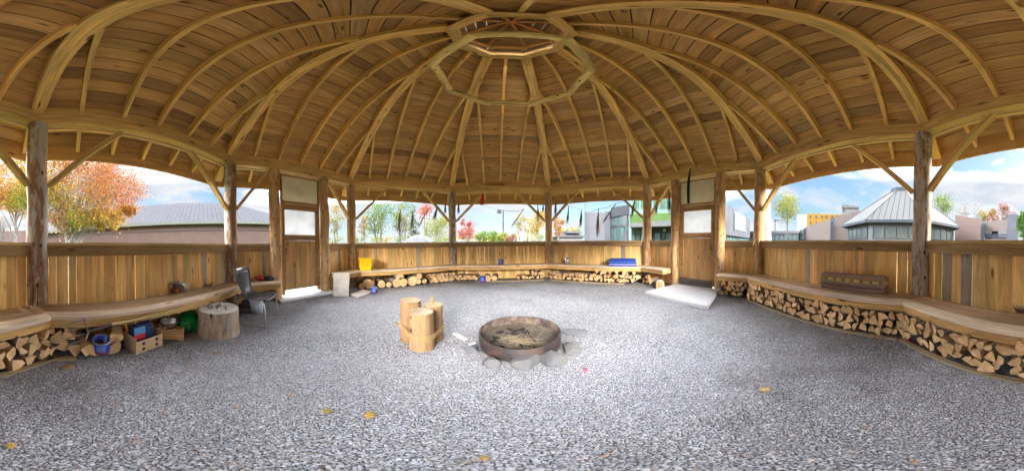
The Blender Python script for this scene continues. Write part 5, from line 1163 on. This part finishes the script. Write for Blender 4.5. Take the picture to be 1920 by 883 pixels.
def strip(mb,pts,w,axis,th=.004):
    vs=[];n_=len(pts)
    for p,ww in zip(pts,w): p=Vector(p); vs+= [p-axis*ww, p+axis*ww]
    nn=axis.cross(Vector((0,0,1)))*th; B=len(vs); vs+= [v+nn for v in vs]; fs=[]
    for i in range(n_-1):
        a=2*i; fs+=[(a,a+1,a+3,a+2),(B+a,B+a+2,B+a+3,B+a+1),(a,a+2,B+a+2,B+a),(a+1,B+a+1,B+a+3,a+3)]
    fs+=[(0,B,B+1,1),(2*n_-2,2*n_-1,B+2*n_-1,B+2*n_-2)]
    mb.add([tuple(v) for v in vs],fs,None)
ax5=SP(5,1,0,0)-SP(5,0,0,0); u5=-.13
strip(mb,[SP(5,u5+.04,.075,2.95),SP(5,u5+.03,.085,2.85),SP(5,u5+.005,.09,2.62),SP(5,u5-.005,.09,2.38),SP(5,u5+.0,.09,2.15),SP(5,u5+.005,.09,2.03)],[.012,.02,.036,.040,.036,.034],ax5); mb.build('cloth_strap',plain('black_cloth',(0.01,0.01,0.012),.9),label='long black cloth strap hanging from the beam over the right door',cat='strap')
ax3=Vector((1,0,0)); mb=MB(); strip(mb,[SP(3,-.54,.06,2.66),SP(3,-.56,.065,2.50),SP(3,-.565,.07,2.36),SP(3,-.57,.07,2.28)],[.03,.045,.05,.05],ax3); mb.build('red_ribbon',plain('red_fabric',(0.55,0.03,0.03),.8),label='wide red ribbon hanging from the brace by the grey front post',cat='ribbon')
mb=MB(); mb.tube([SP(3,-.42,.06,2.955),SP(3,-.2,.07,2.935),SP(3,-.0,.07,2.945),SP(3,.14,.065,2.93)],[.008,.016,.024,.008],8); mb.tube([SP(3,.02,.07,2.94),SP(3,.06,.075,2.88)],[.02,.008],6); mb.build('red_cloth_strip',plain('dark_red_fabric',(0.38,0.02,0.03),.9),label='twisted dark red cloth tied along the front beam',cat='cloth')
# herb bundles hung from strings
M_herb=plain('dried_herb',(0.24,0.18,0.14),.95); M_herb2=plain('dried_herb_purple',(0.17,0.15,0.20),.95)
def onwall(k,px,py,o):                      # point of side k's inner plane (inward o) in the direction of a pixel
    a=(k-3)*math.pi/4; nrm=Vector((math.sin(a),math.cos(a),0)); v=ray(px,py); t=((AP-o)-nrm.x*CAM.x-nrm.y*CAM.y)/(nrm.x*v.x+nrm.y*v.y); return CAM+v*t
def herb(k,px0,py0,px1,py1,wid,label,mat=M_herb,n_=26,o=-.62,name='herb_bundle',flare=1.0):
    a_,b_=onwall(k,px0,py0,o),onwall(k,px1,py1,o); mb=MB(); rs=random.Random(px0*7+py0); W_=wid/S_*(b_-CAM).length/2
    d=b_-a_; L=d.length
    mb.tube([a_,a_.lerp(b_,.35),a_.lerp(b_,.55)],[.010,.014,.006],6,(1,1,1))
    for i in range(n_*2):
        e=rs.uniform(.55,1.0); f=Vector((rs.gauss(0,.5),rs.gauss(0,.5),rs.gauss(0,.15)))*W_*flare
        q=a_.lerp(b_,e)+f*e; m1=a_.lerp(b_,e*.5)+f*.28+Vector((rs.gauss(0,.006),rs.gauss(0,.006),0)); mb.tube([a_,m1,q],[.003,.0035,.002],4,(1,1,1),cap=False)
        if i%2==0: 
            for j in range(3): c=m1.lerp(q,rs.uniform(.2,1)); g=Vector((rs.uniform(-1,1),rs.uniform(-1,1),rs.uniform(-1,.3)))*.028; mb.tube([c,c+g],[.006,.002],4,cap=False)
    return mb.build(name,mat,label=label,cat='herb bundle',group='dried plant bundles hanging along the front openings')
HB=[(2,751,392,747,434,7,'leftmost dried herb bundle hanging over the white dome tent',0),(2,774,397,772,432,7,'second dried herb bundle from the left, above the dome tent',0),(2,802,392,783,429,3,'long slanted dried stalk right of the two tent bundles',0),(2,820,386,813,416,10,'wispy purple plant bundle left of the grey front post',1),(2,835,377,835,402,6,'short purplish bundle close to the left of the grey front post',1),
(3,859.5,375,859.5,402,6,'short purplish bundle just right of the grey front post',1),(3,943.5,394,943.5,438,4,'straight thin stalk bundle in the middle of the front opening',0),(3,982,392,957,428,4,'slanted dried stalk right of the middle bundle',0),(3,1008,382,1010,417,6,'dried bundle in front of the golden tree',0),(3,1019,380,1018,399,5,'small dried bundle touching the front right honey post',0),
(4,1041.7,374,1041.6,407,7,'purplish bundle just right of the front right honey post',1),(4,1066,386,1064,421,8,'brown cone shaped bundle left of the lattice mast',0),(4,1090,393,1088,430,8,'brown bundle beside the pale modern building edge',0),(4,1122,391,1120,447,9,'longest dried bundle hanging before the grey wall',0),(4,1155,382,1129,419,4,'slanted bare stalk before the teal windows',0),(4,1191,370,1184,410,7,'brown bundle left of the right front post brace',0),
(5,1231.6,374,1230,402,8,'bundle hanging between the two honey posts by the right door',0),(5,1254.7,354,1254.7,405,7,'long bundle against the left door post of the right door',0)]
for k,a0,b0_,a1,b1_,w,lb,m_ in HB:
    oo=.10 if k!=5 else .16
    herb(k,a0,b0_,a1,b1_,w,lb,M_herb2 if m_ else M_herb,n_=12 if w<5 else 24,o=oo)
for i,(k,pts) in enumerate([(4,[(1191,370),(1172,376),(1155,382),(1138,389),(1122,392),(1108,397)]),(4,[(1041.7,374),(1053,381),(1066,386),(1078,390),(1090,393)]),(3,[(901,382),(920,389),(935,394),(943.5,394)]),(3,[(943.5,394),(955,395.5),(970,396),(982,392)]),(2,[(751,392),(763,394),(774,397)]),(2,[(802,392),(812,390),(820,386),(835,377)]),(5,[(1220,360),(1231.6,366),(1243,360),(1254.7,354)]),(3,[(1008,382),(1014,379),(1019,380)])]):
    mb=MB(); mb.tube([onwall(k,x,y,.10 if k!=5 else .16) for x,y in pts],.006 if i in (0,3) else .003,5); mb.build('string',M_herb,label=['twig garland strung before the modern building','string between the purplish and the brown bundles','thin wire running from the red ribbon to the middle bundle','looped dark twigs beside the middle bundle','string between the two bundles above the tent','string of the bundles left of the grey front post','string across the narrow gap left of the right door','short string at the front right honey post'][i],cat='string')
mb=MB(); c=onwall(3,937,397,.10)
for i in range(26):
    e_=Vector((c.x+rr_.uniform(-.09,.10),c.y+rr_.uniform(-.03,.03),c.z+rr_.uniform(-.05,.06))); sph(mb,tuple(e_),rr_.uniform(.008,.02),seg=5); mb.tube([c,e_],.003,4)
mb.build('seed_heads',M_herb,label='dark cluster of dried seed heads on the middle bundle',cat='seed heads')
mb=MB(); A=POST[6]; B=SP(5,DOORS[5][1],0,0)
for z in (1.30,1.22,1.16): mb.tube([(A.x+.128*math.cos(a),A.y+.128*math.sin(a),z+.012*math.sin(3*a)) for a in [2*math.pi*i/20 for i in range(20)]],.004,5,closed=True)
mb.tube([A+Vector((-.12,.06,1.25)),(A+B)/2+Vector((-.10,0,.95)),B+Vector((-.11,0,.93))],.0035,5); mb.tube([A+Vector((-.13,.03,1.20)),(A+B)/2+Vector((-.16,0,.72)),B+Vector((-.12,-.02,.48))],.0035,5)
mb.tube([A+Vector((-.12,.06,1.2)),A+Vector((-.2,.16,.9)),A+Vector((-.17,.2,.75))],.0035,5)
mb.build('twine',M_rope,label='loose twine wound on the log post right of the right door',cat='twine')
# ---------------------------------------------------------------- leaves and litter
def leaf(label, px, py, s, col, seed, cat='leaf', name='fallen_leaf'):
    rs=random.Random(seed); n_=5; pts=[]
    for i in range(22):
        a=2*math.pi*i/22; lobe=.55+.45*abs(math.cos(a*2.5)); pts.append((s*lobe*math.cos(a), s*lobe*math.sin(a)*.9))
    vs=[(0,0,.004)]+[(x,y,.006+abs(rs.gauss(0,.006))+.25*(x*x)/s*.5) for x,y in pts]; g_=G(px,py)
    mb=MB(); B=len(vs); vs2=vs+[(x,y,z-.0015) for x,y,z in vs]; fs=[(0,1+i,1+(i+1)%22) for i in range(22)]+[(B,B+1+(i+1)%22,B+1+i) for i in range(22)]+[(1+i,B+1+i,B+1+(i+1)%22,1+(i+1)%22) for i in range(22)]
    mb.add(vs2,fs,vs2,smooth=True); mb.tube([(0,0,.005),(-s*.7,-s*.5,.008),(-s*1.2,-s*.6,.012)],.0012,4)
    mb.build(name,plain('dry_leaf',col,.8,noise=.25,nscale=60),loc=(g_.x,g_.y,.010),rot=(rs.uniform(-.15,.15),rs.uniform(-.15,.15),rs.uniform(0,6.3)),label=label,cat=cat,group='leaves fallen on the gravel')
TANL=(0.62,0.42,0.14)
leaf('curled yellow leaf left of centre on the near gravel',693,781,.032,(0.70,0.45,0.10),1); leaf('shrivelled yellow green leaf left of the curled yellow leaf',613,774,.030,(0.50,0.42,0.12),2)
leaf('tan leaf on the open gravel at the right',1434,734,.038,(0.62,0.42,0.17),3); leaf('tan leaf on the gravel before the left log pile',128,692,.050,(0.50,0.34,0.13),4)
leaf('golden leaf near the bottom left corner',20,838,.022,(0.70,0.46,0.10),5); leaf('pink leaf on the gravel right of the fire ring',1098,697,.026,(0.75,0.20,0.28),6)
leaf('small ochre leaf at the bottom centre of the gravel',908,861,.016,(0.68,0.40,0.08),7); leaf('small reddish leaf on the far right gravel before the slab',1248,593,.020,(0.50,0.10,0.14),8)
leaf('small pale tan leaf near the bottom right',1716,868,.016,(0.62,0.42,0.28),9)
for i,(px,py,s) in enumerate([(1640,636,.02),(1655,636,.016),(1668,634,.018),(1706,641,.035),(1758,668,.022)]):
    leaf(['deep red leaf on the board under the right pile','tiny red leaf between two red leaves at the right pile','red leaf right of the tiny one by the right pile','largest crimson leaf at the foot of the right log post','dark red leaf on the gravel past the right log post'][i],px,py,s,(0.42,0.03,0.08),20+i)
sticks=[(355,692,.11,.4,.006),(408,665,.10,1.2,.010),(880,868,.05,.2,.003),(445,766,.05,.9,.004),(260,828,.06,.7,.003),(545,742,.05,.2,.004),(1620,802,.05,.4,.004),(1390,855,.05,1.7,.003),(700,668,.05,2.2,.004),(300,778,.04,.1,.004),(1140,855,.05,.1,.004),(880,600,.12,1.5,.003),(830,655,.07,1.1,.003),(210,764,.05,.5,.004)]
for i,(px,py,l,a,r) in enumerate(sticks):
    g_=G(px,py); mb=MB(); d=Vector((math.cos(a),math.sin(a),0))*l/2; mb.tube([-d+Vector((0,0,r)),Vector((.004,.006,r*1.4)),d+Vector((0,0,r))],[r,r*.8,r*.4],6,vary((0.55,0.36,0.20),.2))
    mb.build('twig',M_split,loc=(g_.x,g_.y,.009),label=f'thin tan twig or wood splinter lying on the open gravel',cat='twig',group='splinters scattered on the gravel')
